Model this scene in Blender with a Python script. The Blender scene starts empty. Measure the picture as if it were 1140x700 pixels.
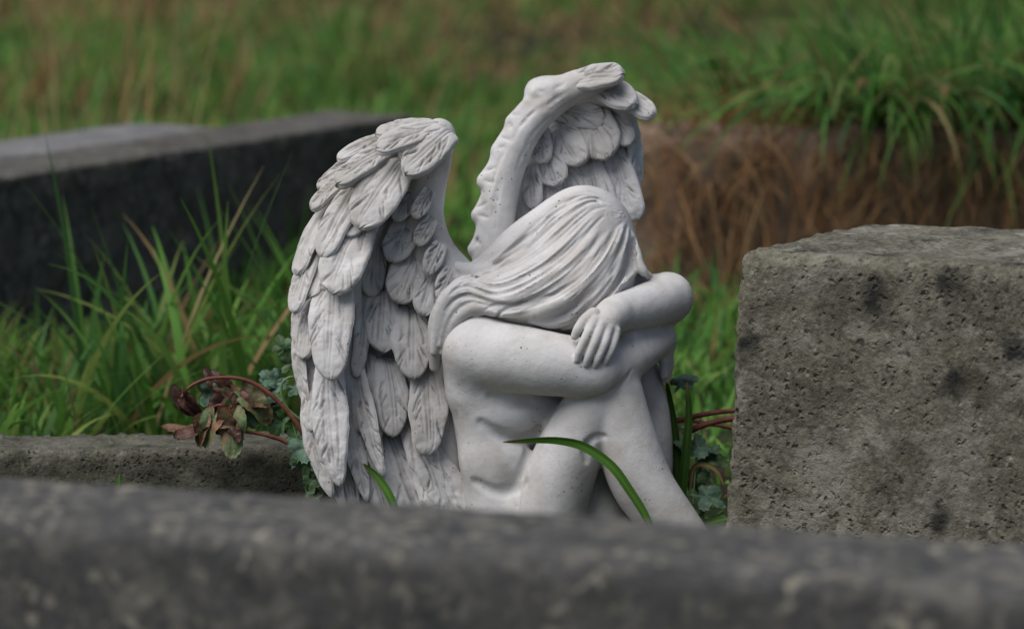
import bpy, math, random
import numpy as np
from mathutils import Vector

R = math.radians
scene = bpy.context.scene
col = scene.collection

# ------------------------------------------------------------------ camera geometry
LENS, SENSOR, W_PX, H_PX = 100.0, 36.0, 1140.0, 700.0
F = LENS / SENSOR * W_PX            # focal length in photo pixels
S = 1.0 / 1300.0                    # metres per sculpting unit
D = F * S                           # distance to the figurine
PITCH = R(9.0)
Q = np.array([0.0, 0.0, 0.20])      # point of the figurine the lens looks at
RIGHT = np.array([1.0, 0.0, 0.0])
FWD = np.array([0.0, math.cos(PITCH), -math.sin(PITCH)])
UP = np.array([0.0, math.sin(PITCH), math.cos(PITCH)])
CAM = Q - D * FWD


def K(px, py, w):
    """sculpting coordinates of a point: right, up, away (units of S)"""
    k = 1.0 + w / F
    return np.array([(px - 570.0) * k, (350.0 - py) * k, w], float)


def to_world(P):
    P = np.asarray(P, float)
    return Q + S * (P[..., 0:1] * RIGHT + P[..., 1:2] * UP + P[..., 2:3] * FWD)


def at(px, py, w):
    return to_world(K(px, py, w))


# ------------------------------------------------------------------ noise
def _hash(ix, iy, iz, seed):
    h = (ix * 374761393 + iy * 668265263 + iz * 2147483647 + seed * 1274126177) & 0xFFFFFFFF
    h = ((h ^ (h >> 13)) * 1274126177) & 0xFFFFFFFF
    h = (h ^ (h >> 16)) & 0xFFFFFFFF
    return h.astype(np.float64) / 4294967295.0


def vnoise(P, scale=1.0, seed=0, octaves=1):
    P = np.asarray(P, float) * scale
    out = np.zeros(P.shape[:-1]); amp = 1.0; tot = 0.0
    for o in range(octaves):
        q = P * (2.0 ** o) + 17.3 * o
        i = np.floor(q).astype(np.int64); f = q - i
        u = f * f * (3 - 2 * f)
        r = 0
        for dx in (0, 1):
            for dy in (0, 1):
                for dz in (0, 1):
                    wgt = (u[..., 0] if dx else 1 - u[..., 0]) * (u[..., 1] if dy else 1 - u[..., 1]) * (u[..., 2] if dz else 1 - u[..., 2])
                    r = r + wgt * _hash(i[..., 0] + dx, i[..., 1] + dy, i[..., 2] + dz, seed + 31 * o)
        out += amp * (r * 2 - 1); tot += amp; amp *= 0.5
    return out / tot


# ------------------------------------------------------------------ mesh helpers
def mesh_object(name, V, faces, mat=None, parent=None, smooth=True, colors=None, loc=None):
    """V: (n,3) array of world points, faces: (m,4) / (m,3) array or list of arrays"""
    V = np.asarray(V, np.float32)
    base = np.zeros(3, np.float32)
    if parent is not None:
        base = np.array(parent.matrix_world.translation if parent.parent is None else parent['origin'], np.float32)
    elif loc is not None:
        base = np.array(loc, np.float32)
    me = bpy.data.meshes.new(name)
    fl = faces if isinstance(faces, list) else [faces]
    fl = [np.asarray(f, np.int32) for f in fl if len(f)]
    nl = sum(f.size for f in fl); nf = sum(len(f) for f in fl)
    me.vertices.add(len(V)); me.vertices.foreach_set('co', (V - base).ravel())
    me.loops.add(nl); me.loops.foreach_set('vertex_index', np.concatenate([f.ravel() for f in fl]))
    me.polygons.add(nf)
    tot = np.concatenate([np.full(len(f), f.shape[1], np.int32) for f in fl])
    start = np.concatenate([[0], np.cumsum(tot)[:-1]]).astype(np.int32)
    me.polygons.foreach_set('loop_start', start); me.polygons.foreach_set('loop_total', tot)
    me.polygons.foreach_set('use_smooth', np.full(nf, smooth))
    if colors is not None:
        a = me.color_attributes.new('tint', 'FLOAT_COLOR', 'POINT')
        c = np.ones((len(V), 4), np.float32); c[:, :3] = colors
        a.data.foreach_set('color', c.ravel())
    me.update(calc_edges=True); me.validate()
    o = bpy.data.objects.new(name, me); col.objects.link(o)
    if mat: me.materials.append(mat)
    if parent is not None:
        o.parent = parent
        o['origin'] = [float(x) for x in base]
    else:
        o.location = [float(x) for x in base]
    return o


def empty(name, loc):
    o = bpy.data.objects.new(name, None); col.objects.link(o)
    o.location = [float(x) for x in loc]; o.empty_display_size = 0.05
    bpy.context.view_layer.update()
    return o


def tag(o, label=None, cat=None, group=None, kind=None):
    for k, v in (('label', label), ('category', cat), ('group', group), ('kind', kind)):
        if v: o[k] = v
    return o


def grid_faces(nu, nv, off=0, flip=False):
    i, j = np.meshgrid(np.arange(nu - 1), np.arange(nv - 1), indexing='ij')
    a = (i * nv + j).ravel() + off
    f = np.stack([a, a + nv, a + nv + 1, a + 1], 1)
    return f[:, ::-1] if flip else f


def tube(path, radii, n=8):
    """closed tapered tube round a polyline of world points"""
    P = np.asarray(path, float); m = len(P)
    T = np.gradient(P, axis=0); T /= np.linalg.norm(T, axis=1)[:, None] + 1e-12
    ref = np.array([0.3, -0.9, 0.31])
    A = np.cross(T, ref); A /= np.linalg.norm(A, axis=1)[:, None] + 1e-12
    B = np.cross(T, A)
    ang = np.linspace(0, 2 * np.pi, n, endpoint=False)
    r = np.asarray(radii, float)[:, None, None]
    V = P[:, None, :] + r * (np.cos(ang)[None, :, None] * A[:, None, :] + np.sin(ang)[None, :, None] * B[:, None, :])
    V = V.reshape(-1, 3)
    i, j = np.meshgrid(np.arange(m - 1), np.arange(n), indexing='ij')
    a = i * n + j; b = i * n + (j + 1) % n
    f = np.stack([a, b, b + n, a + n], -1).reshape(-1, 4)
    return V, f


def spline(pts, n):
    """Catmull-Rom through pts"""
    P = np.asarray(pts, float)
    P = np.vstack([2 * P[0] - P[1], P, 2 * P[-1] - P[-2]])
    m = len(P) - 3
    u = np.linspace(0, m, n); k = np.minimum(u.astype(int), m - 1); t = (u - k)[:, None]
    a, b, c, d = P[k], P[k + 1], P[k + 2], P[k + 3]
    return 0.5 * (2 * b + (c - a) * t + (2 * a - 5 * b + 4 * c - d) * t ** 2 + (3 * b - a - 3 * c + d) * t ** 3)


# ------------------------------------------------------------------ distance-field sculpting
class Field:
    def __init__(self, lo, hi, h):
        self.h = h; self.lo = np.asarray(lo, float)
        self.n = np.ceil((np.asarray(hi, float) - self.lo) / h).astype(int) + 1
        self.v = np.full(self.n, 40.0, np.float32)
        self.ax = [self.lo[i] + h * np.arange(self.n[i]) for i in range(3)]

    def box(self, lo, hi, pad):
        a = np.clip(np.floor((np.asarray(lo) - pad - self.lo) / self.h).astype(int), 0, self.n)
        b = np.clip(np.ceil((np.asarray(hi) + pad - self.lo) / self.h).astype(int) + 1, 0, self.n)
        if (b <= a).any(): return None, None
        sl = tuple(slice(a[i], b[i]) for i in range(3))
        X = self.ax[0][sl[0]][:, None, None]; Y = self.ax[1][sl[1]][None, :, None]; Z = self.ax[2][sl[2]][None, None, :]
        return sl, (X, Y, Z)

    def join(self, sl, d, k):
        v = self.v[sl]
        if k <= 0: self.v[sl] = np.minimum(v, d); return
        h = np.clip(0.5 + 0.5 * (v - d) / k, 0, 1)
        self.v[sl] = v * (1 - h) + d * h - k * h * (1 - h)

    def cut(self, sl, d, k):
        v = self.v[sl]; d = -d
        h = np.clip(0.5 - 0.5 * (v - d) / k, 0, 1)
        self.v[sl] = v * (1 - h) + d * h + k * h * (1 - h)

    @staticmethod
    def seg(X, Y, Z, a, b, ra, rb):
        d = b - a; L2 = float(d @ d) + 1e-9
        t = np.clip(((X - a[0]) * d[0] + (Y - a[1]) * d[1] + (Z - a[2]) * d[2]) / L2, 0, 1)
        return np.sqrt((X - a[0] - t * d[0]) ** 2 + (Y - a[1] - t * d[1]) ** 2 + (Z - a[2] - t * d[2]) ** 2) - (ra + (rb - ra) * t)

    def capsule(self, a, b, ra, rb=None, k=8, cut=False):
        rb = ra if rb is None else rb
        a = np.asarray(a, float); b = np.asarray(b, float); r = max(ra, rb)
        sl, g = self.box(np.minimum(a, b) - r, np.maximum(a, b) + r, k + 3)
        if sl is None: return
        d = self.seg(*g, a, b, ra, rb)
        (self.cut if cut else self.join)(sl, d, k)

    def chain(self, pts, radii, k=8, inner=None, cut=False):
        """one limb: hard-joined round cones, then blended in as a whole"""
        P = [np.asarray(p, float) for p in pts]; r = max(radii)
        if inner:                      # resample as a smooth tapered limb
            m = (len(P) - 1) * (16 if r > 15 else 5) + 1
            c = spline(np.column_stack([np.array(P), np.asarray(radii, float)]), m)
            P = [p[:3] for p in c]; radii = list(np.maximum(c[:, 3], 0.5)); r = max(radii)
        sl, g = self.box(np.min(P, 0) - r, np.max(P, 0) + r, k + 3)
        if sl is None: return
        d = None
        for i in range(len(P) - 1):
            e = self.seg(*g, P[i], P[i + 1], radii[i], radii[i + 1])
            if d is None: d = e
            else: d = np.minimum(d, e)
        (self.cut if cut else self.join)(sl, d, k)

    def ellipsoid(self, c, r, k=8, rot=None, cut=False):
        c = np.asarray(c, float); r = np.asarray(r, float); m = r.max()
        sl, (X, Y, Z) = self.box(c - m, c + m, k + 3)
        p = np.stack(np.broadcast_arrays(X - c[0], Y - c[1], Z - c[2]), -1)
        if rot is not None: p = p @ rot          # columns = local axes
        k0 = np.linalg.norm(p / r, axis=-1); k1 = np.linalg.norm(p / (r * r), axis=-1) + 1e-9
        d = k0 * (k0 - 1) / k1
        (self.cut if cut else self.join)(sl, d, k)

    def front(self, x, y):
        """depth of the first surface met from the lens side at sculpting x, y"""
        i = int(np.clip(round((x - self.lo[0]) / self.h), 0, self.n[0] - 1)); j = int(np.clip(round((y - self.lo[1]) / self.h), 0, self.n[1] - 1))
        col_ = self.v[i, j]; c = col_ < 0
        if not c.any(): return None
        m = int(c.argmax())
        if m == 0: return self.ax[2][0]
        a, b = float(col_[m - 1]), float(col_[m])
        return self.ax[2][m - 1] + self.h * a / (a - b)

    def carve(self, pts, radii, k=3, depth=0.3, follow=False):
        """cut a groove that follows the surface; pts are photo px, py; depth in radii below the surface"""
        c = spline(np.column_stack([np.array(pts, float), np.asarray(radii, float)]), len(pts) * 6)
        P = []; r = []; ws = []
        for x, y, rad in c:
            q = K(x, y, -20); w = self.front(q[0], q[1])
            if w is None: continue
            P.append(q); r.append(rad); ws.append(w)
        if len(ws) > 1:
            ws = np.array(ws)
            if follow: ws = np.convolve(np.pad(ws, 3, mode='edge'), np.ones(7) / 7, 'valid')
            else: ws = 0.5 * np.convolve(np.pad(ws, 4, mode='edge'), np.ones(9) / 9, 'valid') + 0.5 * np.minimum(np.median(ws) + 6, ws)
            P = [np.array([q[0], q[1], w - rad * (1 - 2 * depth)]) for q, w, rad in zip(P, ws, r)]
        if len(P) > 1: self.chain(P, r, k=k, cut=True)

    def surface(self):
        """naive surface nets -> vertices (sculpting units), quads"""
        v = self.v; n = np.array(v.shape) - 1
        neg = v < 0
        cnt = np.zeros(n, np.int8)
        for dx in (0, 1):
            for dy in (0, 1):
                for dz in (0, 1):
                    cnt += neg[dx:n[0] + dx, dy:n[1] + dy, dz:n[2] + dz]
        act = (cnt > 0) & (cnt < 8)
        I = np.argwhere(act)
        idx = np.full(n, -1, np.int64); idx[act] = np.arange(len(I))
        cs = [(a, b, c) for a in (0, 1) for b in (0, 1) for c in (0, 1)]
        val = {c: v[I[:, 0] + c[0], I[:, 1] + c[1], I[:, 2] + c[2]] for c in cs}
        acc = np.zeros((len(I), 3)); m = np.zeros(len(I))
        for c in cs:
            for axx in range(3):
                if c[axx]: continue
                e = list(c); e[axx] = 1; e = tuple(e)
                a, b = val[c], val[e]
                cr = (a < 0) != (b < 0)
                t = np.where(cr, a / np.where(cr, a - b, 1), 0)
                p = np.tile(np.array(c, float), (len(I), 1)); p[:, axx] = t
                acc += p * cr[:, None]; m += cr
        V = self.lo + self.h * (I + acc / m[:, None])
        F_ = []
        for axx in range(3):
            sA = [slice(0, s) for s in v.shape]; sB = [slice(0, s) for s in v.shape]
            sA[axx] = slice(0, v.shape[axx] - 1); sB[axx] = slice(1, v.shape[axx])
            A = neg[tuple(sA)]; B = neg[tuple(sB)]
            E = np.argwhere(A != B)
            u, w = (axx + 1) % 3, (axx + 2) % 3
            ok = (E[:, u] > 0) & (E[:, w] > 0) & (E[:, u] < n[u]) & (E[:, w] < n[w])
            E = E[ok]
            inside = A[tuple(E.T)]
            def cell(du, dw):
                c = E.copy(); c[:, u] -= du; c[:, w] -= dw
                return idx[tuple(c.T)]
            q = np.stack([cell(0, 0), cell(1, 0), cell(1, 1), cell(0, 1)], 1)
            q[~inside] = q[~inside][:, ::-1]
            F_.append(q)
        q = np.vstack(F_)
        return V, q[(q >= 0).all(1)]


def relax(V, q, it=1, lam=0.5):
    for _ in range(it):
        acc = np.zeros_like(V); c = np.zeros(len(V))
        for a, b in ((0, 1), (1, 2), (2, 3), (3, 0)):
            np.add.at(acc, q[:, a], V[q[:, b]]); np.add.at(acc, q[:, b], V[q[:, a]])
            np.add.at(c, q[:, a], 1); np.add.at(c, q[:, b], 1)
        V = V + lam * (acc / np.maximum(c, 1)[:, None] - V)
    return V


def vertex_normals(V, q):
    n = np.cross(V[q[:, 2]] - V[q[:, 0]], V[q[:, 3]] - V[q[:, 1]])
    N = np.zeros_like(V)
    for i in range(4): np.add.at(N, q[:, i], n)
    return N / (np.linalg.norm(N, axis=1)[:, None] + 1e-12)


# ------------------------------------------------------------------ node helper
class Nodes:
    def __init__(self, name):
        self.mat = bpy.data.materials.new(name); self.mat.use_nodes = True
        self.t = self.mat.node_tree; self.t.nodes.clear()
        self.out = self.t.nodes.new('ShaderNodeOutputMaterial')
        self.bsdf = self.t.nodes.new('ShaderNodeBsdfPrincipled')
        self.t.links.new(self.bsdf.outputs[0], self.out.inputs[0])
        self.coord = self.t.nodes.new('ShaderNodeTexCoord')

    def link(self, a, b): self.t.links.new(a, b)

    def set(self, sock, v):
        if hasattr(v, 'is_linked') or isinstance(v, bpy.types.NodeSocket): self.link(v, sock)
        else: sock.default_value = v

    def noise(self, scale, detail=4, rough=0.55, dist=0.0, vec=None):
        n = self.t.nodes.new('ShaderNodeTexNoise')
        n.inputs['Scale'].default_value = scale; n.inputs['Detail'].default_value = detail
        n.inputs['Roughness'].default_value = rough; n.inputs['Distortion'].default_value = dist
        self.link(vec or self.coord.outputs['Object'], n.inputs['Vector'])
        return n.outputs[0]

    def voronoi(self, scale, feature='F1', rand=1.0, vec=None):
        n = self.t.nodes.new('ShaderNodeTexVoronoi'); n.feature = feature
        n.inputs['Scale'].default_value = scale; n.inputs['Randomness'].default_value = rand
        self.link(vec or self.coord.outputs['Object'], n.inputs['Vector'])
        return n.outputs['Distance']

    def ramp(self, fac, stops):
        n = self.t.nodes.new('ShaderNodeValToRGB'); e = n.color_ramp.elements
        while len(e) < len(stops): e.new(0.5)
        for k, (p, c) in enumerate(stops):
            e[k].position = p; e[k].color = (c, c, c, 1) if not hasattr(c, '__len__') else (*c, 1)
        self.link(fac, n.inputs[0]); return n.outputs[0]

    def mix(self, fac, a, b, mode='MIX'):
        n = self.t.nodes.new('ShaderNodeMix'); n.data_type = 'RGBA'; n.blend_type = mode
        for sock, v in ((n.inputs[0], fac), (n.inputs[6], a), (n.inputs[7], b)):
            if isinstance(v, bpy.types.NodeSocket): self.link(v, sock)
            else: sock.default_value = v if not hasattr(v, '__len__') else (*v[:3], 1)
        return n.outputs[2]

    def math(self, op, a, b=0.0):
        n = self.t.nodes.new('ShaderNodeMath'); n.operation = op
        for sock, v in ((n.inputs[0], a), (n.inputs[1], b)):
            if isinstance(v, bpy.types.NodeSocket): self.link(v, sock)
            else: sock.default_value = v
        return n.outputs[0]

    def bump(self, height, strength=0.5, distance=0.002, normal=None):
        n = self.t.nodes.new('ShaderNodeBump')
        n.inputs['Strength'].default_value = strength; n.inputs['Distance'].default_value = distance
        self.link(height, n.inputs['Height'])
        if normal: self.link(normal, n.inputs['Normal'])
        return n.outputs[0]

    def finish(self, color, rough=0.8, normal=None, spec=0.3):
        b = self.bsdf
        if isinstance(color, bpy.types.NodeSocket): self.link(color, b.inputs['Base Color'])
        else: b.inputs['Base Color'].default_value = (*color[:3], 1)
        if isinstance(rough, bpy.types.NodeSocket): self.link(rough, b.inputs['Roughness'])
        else: b.inputs['Roughness'].default_value = rough
        b.inputs['Specular IOR Level'].default_value = spec
        if normal: self.link(normal, b.inputs['Normal'])
        return self.mat
# ================================================================== the figurine
def statue_material():
    m = Nodes('cast_stone')
    grime = m.ramp(m.noise(9, 6, 0.65), [(0.36, 0.0), (0.72, 1.0)])
    c = m.mix(grime, (0.64, 0.628, 0.618), (0.43, 0.415, 0.40))
    c = m.mix(m.ramp(m.noise(5.5, 5, 0.6, 0.8), [(0.50, 0.0), (0.68, 0.8)]), c, (0.37, 0.345, 0.305))
    warm = m.ramp(m.noise(23, 4, 0.6, 0.6), [(0.48, 0.0), (0.72, 0.6)])
    c = m.mix(warm, c, (0.36, 0.325, 0.28))
    # little dark pits and specks of dirt
    sp = m.ramp(m.voronoi(170), [(0.09, 1.0), (0.16, 0.0)])
    gate = m.ramp(m.noise(40, 3, 0.6), [(0.54, 0.0), (0.63, 1.0)])
    speck = m.math('MULTIPLY', sp, gate)
    c = m.mix(speck, c, (0.10, 0.085, 0.075))
    sp2 = m.ramp(m.voronoi(420), [(0.10, 0.75), (0.2, 0.0)])
    gate2 = m.ramp(m.noise(30, 4, 0.7), [(0.48, 0.0), (0.64, 1.0)])
    speck2 = m.math('MULTIPLY', sp2, gate2)
    c = m.mix(speck2, c, (0.20, 0.175, 0.15))
    # dirt lodged in the carved cut lines
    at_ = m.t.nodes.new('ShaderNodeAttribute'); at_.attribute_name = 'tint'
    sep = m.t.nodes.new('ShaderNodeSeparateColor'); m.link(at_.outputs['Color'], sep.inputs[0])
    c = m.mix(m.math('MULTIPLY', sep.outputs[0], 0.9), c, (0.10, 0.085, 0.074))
    hgt = m.math('ADD', m.math('MULTIPLY', m.noise(420, 3, 0.6), 0.35), m.math('MULTIPLY', m.noise(90, 4, 0.6), 0.8))
    hgt = m.math('SUBTRACT', hgt, m.math('MULTIPLY', m.math('MAXIMUM', speck, speck2), 0.9))
    return m.finish(c, 0.82, m.bump(hgt, 0.5, 0.0013), 0.25)


M_STONE = statue_material()
statue = empty('angel_statue', (0.0, 0.0, 0.0))
tag(statue, 'pale grey stone angel figurine seated with bowed head, folded arms and raised wings', 'statue')


def sculpt(name, field, parent, smooth=1, rough=0.5, seed=1, floor=True):
    V, q = field.surface()
    V = relax(V, q, smooth, 0.5)
    if rough:
        N = vertex_normals(V, q)
        V = V + N * (rough * vnoise(V, 1 / 9.0, seed, 3))[:, None]
    Wd = to_world(V)
    return mesh_object(name, Wd, q, M_STONE, parent)


# ------------------------------------------------------------------ body
def build_body():
    f = Field((-95, -330, -125), (262, 90, 175), 1.4)
    # pelvis, waist, chest, upper back, neck
    f.chain([K(566, 604, 25), K(562, 560, 25), K(555, 510, 26), K(554, 455, 25), K(575, 415, 25)], [58, 49, 44, 50, 52], k=4, inner=18)
    f.ellipsoid(K(560, 425, 20), (58, 52, 62), 16)
    f.ellipsoid(K(535, 400, 35), (46, 60, 70), 16)
    f.chain([K(590, 380, 25), K(635, 345, 22)], [34, 34], k=16)
    # seat / hip toward the lens
    f.ellipsoid(K(566, 608, -12), (46, 38, 46), 12)
    # the flank: ribs and folds of the bent waist
    f.ellipsoid(K(562, 460, -21), (36, 24, 21), 10)
    f.ellipsoid(K(556, 513, -17), (38, 28, 21), 13)
    f.ellipsoid(K(592, 452, 16), (30, 40, 44), 14)
    f.capsule(K(580, 440, 6), K(625, 478, 8), 34, 30, 10)
    f.capsule(K(704, 374, -36), K(728, 364, 0), 9, 9, 3)
    # near leg
    f.chain([K(646, 520, 14), K(664, 575, 16), K(680, 625, 16)], [26, 34, 40], k=8)
    f.chain([K(600, 606, -14), K(612, 560, -22), K(640, 490, -32), K(672, 430, -36)], [50, 42, 36, 30], k=7, inner=10)
    f.chain([K(682, 428, -34), K(694, 478, -36), K(716, 540, -38), K(760, 596, -40), K(790, 634, -40)], [31, 33, 34, 27, 21], k=5, inner=10)
    f.chain([K(664, 486, -74), K(658, 506, -72), K(668, 545, -72), K(692, 586, -74)], [3.5, 7, 8, 7], k=9, cut=True)
    f.chain([K(786, 634, -40), K(798, 640, -50), K(812, 652, -76)], [18, 19, 11], k=8)
    # far leg
    f.chain([K(600, 600, 75), K(650, 500, 70), K(702, 418, 55)], [48, 40, 30], k=6, inner=10)
    f.chain([K(706, 418, 50), K(716, 468, 42), K(719, 530, 42), K(716, 610, 44)], [30, 31, 30, 20], k=5, inner=10)
    f.chain([K(716, 612, 42), K(760, 626, 40)], [19, 12], k=8)
    # broad back muscle that carries the shoulder down into the flank
    f.chain([K(526, 392, -24), K(527, 440, -16), K(536, 500, -10), K(548, 556, -8)], [27, 23, 22, 24], k=24, inner=1)
    # creases of the flank, groin and the bent knee
    f.carve([(536, 470), (560, 484), (584, 488), (598, 480)], [2.5, 4.5, 5, 3], 8, .36)
    f.carve([(530, 536), (550, 545), (570, 544), (584, 536)], [2, 3.5, 4, 2.5], 8, .34)
    f.carve([(546, 440), (572, 452), (590, 450)], [2.5, 4, 3], 6, .3)
    f.carve([(598, 476), (588, 502), (578, 540), (572, 584)], [3, 3.5, 3.5, 3], 6, .35)
    f.carve([(672, 484), (660, 486), (652, 496), (652, 510)], [2, 4, 5, 3], 4, .4)
    # near arm: shoulder, upper arm, elbow, forearm going away over the far knee
    f.ellipsoid(K(535, 386, -30), (36, 36, 36), 14)
    f.chain([K(531, 390, -36), K(570, 398, -48), K(620, 406, -58), K(664, 410, -58)], [35, 37, 34.5, 30], k=10, inner=10)
    f.ellipsoid(K(652, 417, -58), (30, 24, 27), 10)
    f.chain([K(524, 396, -30), K(520, 436, -22)], [27, 20], k=16)
    f.chain([K(662, 412, -56), K(700, 397, -28), K(736, 376, 18)], [29, 25, 17], k=7, inner=8)
    f.ellipsoid(K(738, 384, 26), (14, 22, 13), 6)
    for (dx, L) in ((-6, 40), (-1, 46), (4, 44), (8, 38)):          # its fingers, over the far knee
        f.chain([K(736 + dx * 0.6, 388, 26 + dx), K(742 + dx * .4, 402, 30 + dx * 1.3), K(741 + dx * .3, 388 + L * .75, 30 + dx * 1.5)], [6.5, 6, 4.5], k=2.5)
    # far arm: shoulder behind the head, elbow out to the right, forearm back across
    f.ellipsoid(K(630, 352, 92), (40, 36, 34), 14)
    f.chain([K(630, 348, 92), K(690, 338, 70), K(741, 333, 26)], [33, 31, 29], k=12, inner=10)
    f.chain([K(744, 331, 14), K(722, 340, -14), K(692, 348, -48), K(680, 353, -66)], [28, 25.5, 22, 19], k=6, inner=8)
    # hand lying on the near forearm
    f.chain([K(684, 350, -64), K(676, 358, -76), K(668, 364, -84)], [18, 14, 9], k=6, inner=1)
    f.chain([K(661, 357, -85), K(672, 363, -86), K(683, 368, -83)], [7.5, 8, 6.5], k=5, inner=1)
    fingers = [
        ([(662, 357, -88), (653, 374, -95), (646, 389, -95), (642.5, 400, -91)], [6.2, 5.3, 4.9, 4.0]),
        ([(670, 361, -89), (663, 379, -96), (656, 395, -95), (652.5, 405, -91)], [6.2, 5.3, 4.9, 4.0]),
        ([(678, 365, -88), (673, 382, -94), (666, 398, -93), (662.5, 406.5, -89)], [6.0, 5.1, 4.7, 3.9]),
        ([(686, 368, -84), (682.5, 384, -89), (676, 398, -88), (672, 406, -85)], [5.4, 4.7, 4.3, 3.6]),
        ([(661, 350, -80), (651, 357, -86), (644, 366, -88), (640, 374, -86)], [8, 6.6, 5.6, 4.6]),
    ]
    for P, r in fingers:
        f.chain([K(*p) for p in P], r, k=0.8, inner=3)
    f.carve([(700, 369), (716, 367), (732, 364), (744, 361)], [1.5, 2.6, 2.6, 1.5], 2, .55)
    f.carve([(703, 412), (690, 426), (676, 436), (650, 444)], [2, 3, 3, 2], 3, .35)
    # head under the hair, with a face turned down into the arms
    f.ellipsoid(K(655, 296, 22), (56, 62, 50), 8)
    f.chain([K(690, 318, 20), K(700, 330, 18)], [26, 20], k=10)
    f.capsule(K(713, 320, 18), K(716, 332, 16), 6, 5, 5)       # nose
    return sculpt('body', f, statue, 1, 0.22, 3)


# ------------------------------------------------------------------ hair
def build_hair():
    f = Field((-105, -75, -90), (170, 155, 130), 1.2)
    wc = 22.0
    hw = lambda x, y: K(x, y, -20)[:2]
    f.ellipsoid(K(649, 286, wc), (63, 75, 64), 4)
    f.chain([K(650, 258, wc), K(600, 282, wc - 4), K(550, 310, wc - 14), K(512, 318, wc - 18)], [50, 44, 30, 18], k=14, inner=1)
    f.chain([K(650, 319, -10), K(600, 326, -28), K(550, 332, -32), K(512, 338, -32), K(494, 356, -34), K(487, 382, -32), K(484, 408, -24)], [50, 41, 24, 20, 16, 11, 6], k=12, inner=1)
    f.chain([K(664, 310, -8), K(640, 330, -18)], [40, 36], k=12)
    base = f.v.copy()
    inside = base < 0
    hit = inside.any(2); first = np.where(hit, inside.argmax(2), 0)
    dep = np.where(hit, f.ax[2][first], np.nan)

    traced = [   # px, py along each lock, radius, relief
        ([(682, 228), (655, 215), (625, 224), (597, 246), (570, 271), (538, 294), (503, 301)], 7, .25),
        ([(685, 230), (656, 220), (625, 233), (600, 255), (572, 278), (540, 300), (505, 308)], 8, .3),
        ([(687, 231), (660, 225), (632, 242), (606, 264), (578, 286), (545, 303), (516, 310), (500, 322)], 8, .4),
        ([(692, 233), (671, 234), (649, 254), (628, 276), (604, 296), (575, 312), (548, 320), (527, 314), (510, 319), (494, 336), (486, 360)], 8.5, .7),
        ([(694, 236), (678, 242), (660, 264), (641, 288), (619, 306), (600, 318), (583, 327), (561, 334), (538, 329), (521, 322), (504, 327), (492, 342), (486, 362), (483, 392)], 9.5, 1.0),
        ([(696, 239), (684, 248), (669, 272), (650, 298), (625, 320), (600, 335), (576, 343), (555, 345), (534, 341), (519, 346), (506, 358), (498, 374), (492, 392)], 8.5, .9),
        ([(699, 243), (690, 256), (678, 282), (660, 306), (640, 324), (618, 338), (596, 347), (566, 350)], 10, 1.0),
        ([(701, 247), (697, 264), (688, 290), (672, 314), (651, 335), (632, 351), (612, 358), (590, 356)], 9.5, 1.0),
        ([(703, 250), (701, 268), (694, 292), (680, 318), (662, 340), (645, 356), (626, 364)], 9, .9),
        ([(700, 252), (702, 272), (698, 295), (687, 316), (672, 334), (652, 350), (642, 361)], 7.5, .7),
        ([(700, 253), (704, 270), (702, 290), (695, 310), (682, 324)], 6.5, .5),
        ([(701, 253), (706, 268), (707, 286), (704, 302), (697, 312)], 6, .3),
    ]
    dense = []
    rng = random.Random(5)
    N = 30
    curves = [(spline(np.array(p, float), N), r, l) for p, r, l in traced]
    for i, (c, r, l) in enumerate(curves):
        dense.append((c, r, l))
        if i + 1 < len(curves):
            for t in (0.2, 0.4, 0.6, 0.8):
                c2 = curves[i + 1][0]
                mm = c * (1 - t) + c2 * t
                t0, t1 = rng.uniform(0, .3), rng.uniform(.7, 1)
                u = np.linspace(t0, t1, N) * (N - 1)
                mm = np.column_stack([np.interp(u, np.arange(N), mm[:, k]) for k in (0, 1)])
                ph = rng.uniform(0, 6)
                mm[:, 1] += rng.uniform(1.5, 3.2) * np.sin(np.linspace(0, 6, N) + ph) * np.linspace(.3, 1, N)
                dense.append((mm, (r * (1 - t) + curves[i + 1][1] * t) * rng.uniform(.30, .60), (l + curves[i + 1][2]) / 2 * rng.uniform(.6, 1.25)))
    for side in (1, -1):
        for c, r, lift in dense:
            uv = np.array([hw(x, y) for x, y in c])
            ii = np.clip(np.round((uv[:, 0] - f.lo[0]) / f.h).astype(int), 0, f.n[0] - 1)
            jj = np.clip(np.round((uv[:, 1] - f.lo[1]) / f.h).astype(int), 0, f.n[1] - 1)
            w = dep[ii, jj]
            good = ~np.isnan(w)
            if good.sum() < 4: continue
            w = np.interp(np.arange(len(w)), np.where(good)[0], w[good])
            w = np.where(good, w, np.minimum(w + 2, wc - 4))
            w = np.convolve(np.pad(w, 3, mode='edge'), np.ones(7) / 7, 'valid')
            rr = r * np.interp(np.linspace(0, 1, len(w)), [0, .08, .18, .5, .8, 1], [.10, .30, .62, 1, 1, .40])
            w = w + rr * (0.80 - 0.50 * lift) + r * .6 * np.clip(1 - np.linspace(0, 1, len(w)) / .16, 0, 1)
            P = np.column_stack([uv, w if side == 1 else 2 * wc - w])
            f.chain(P, list(rr), k=1.9 - 0.8 * min(1, lift), inner=None)
    # the front lock, flipped out over the forearm
    for dz in (-20, -10, 0, 10, 22):
        f.chain([K(703, 262, wc + dz * .8 - 4), K(708, 280, wc + dz - 12), K(711, 294, wc + dz - 18), K(716, 302, wc + dz - 20), K(725 - abs(dz) * .25, 307, wc + dz - 18)], [3, 5.5, 6, 5.2, 2.4], k=2, inner=1)
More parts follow.
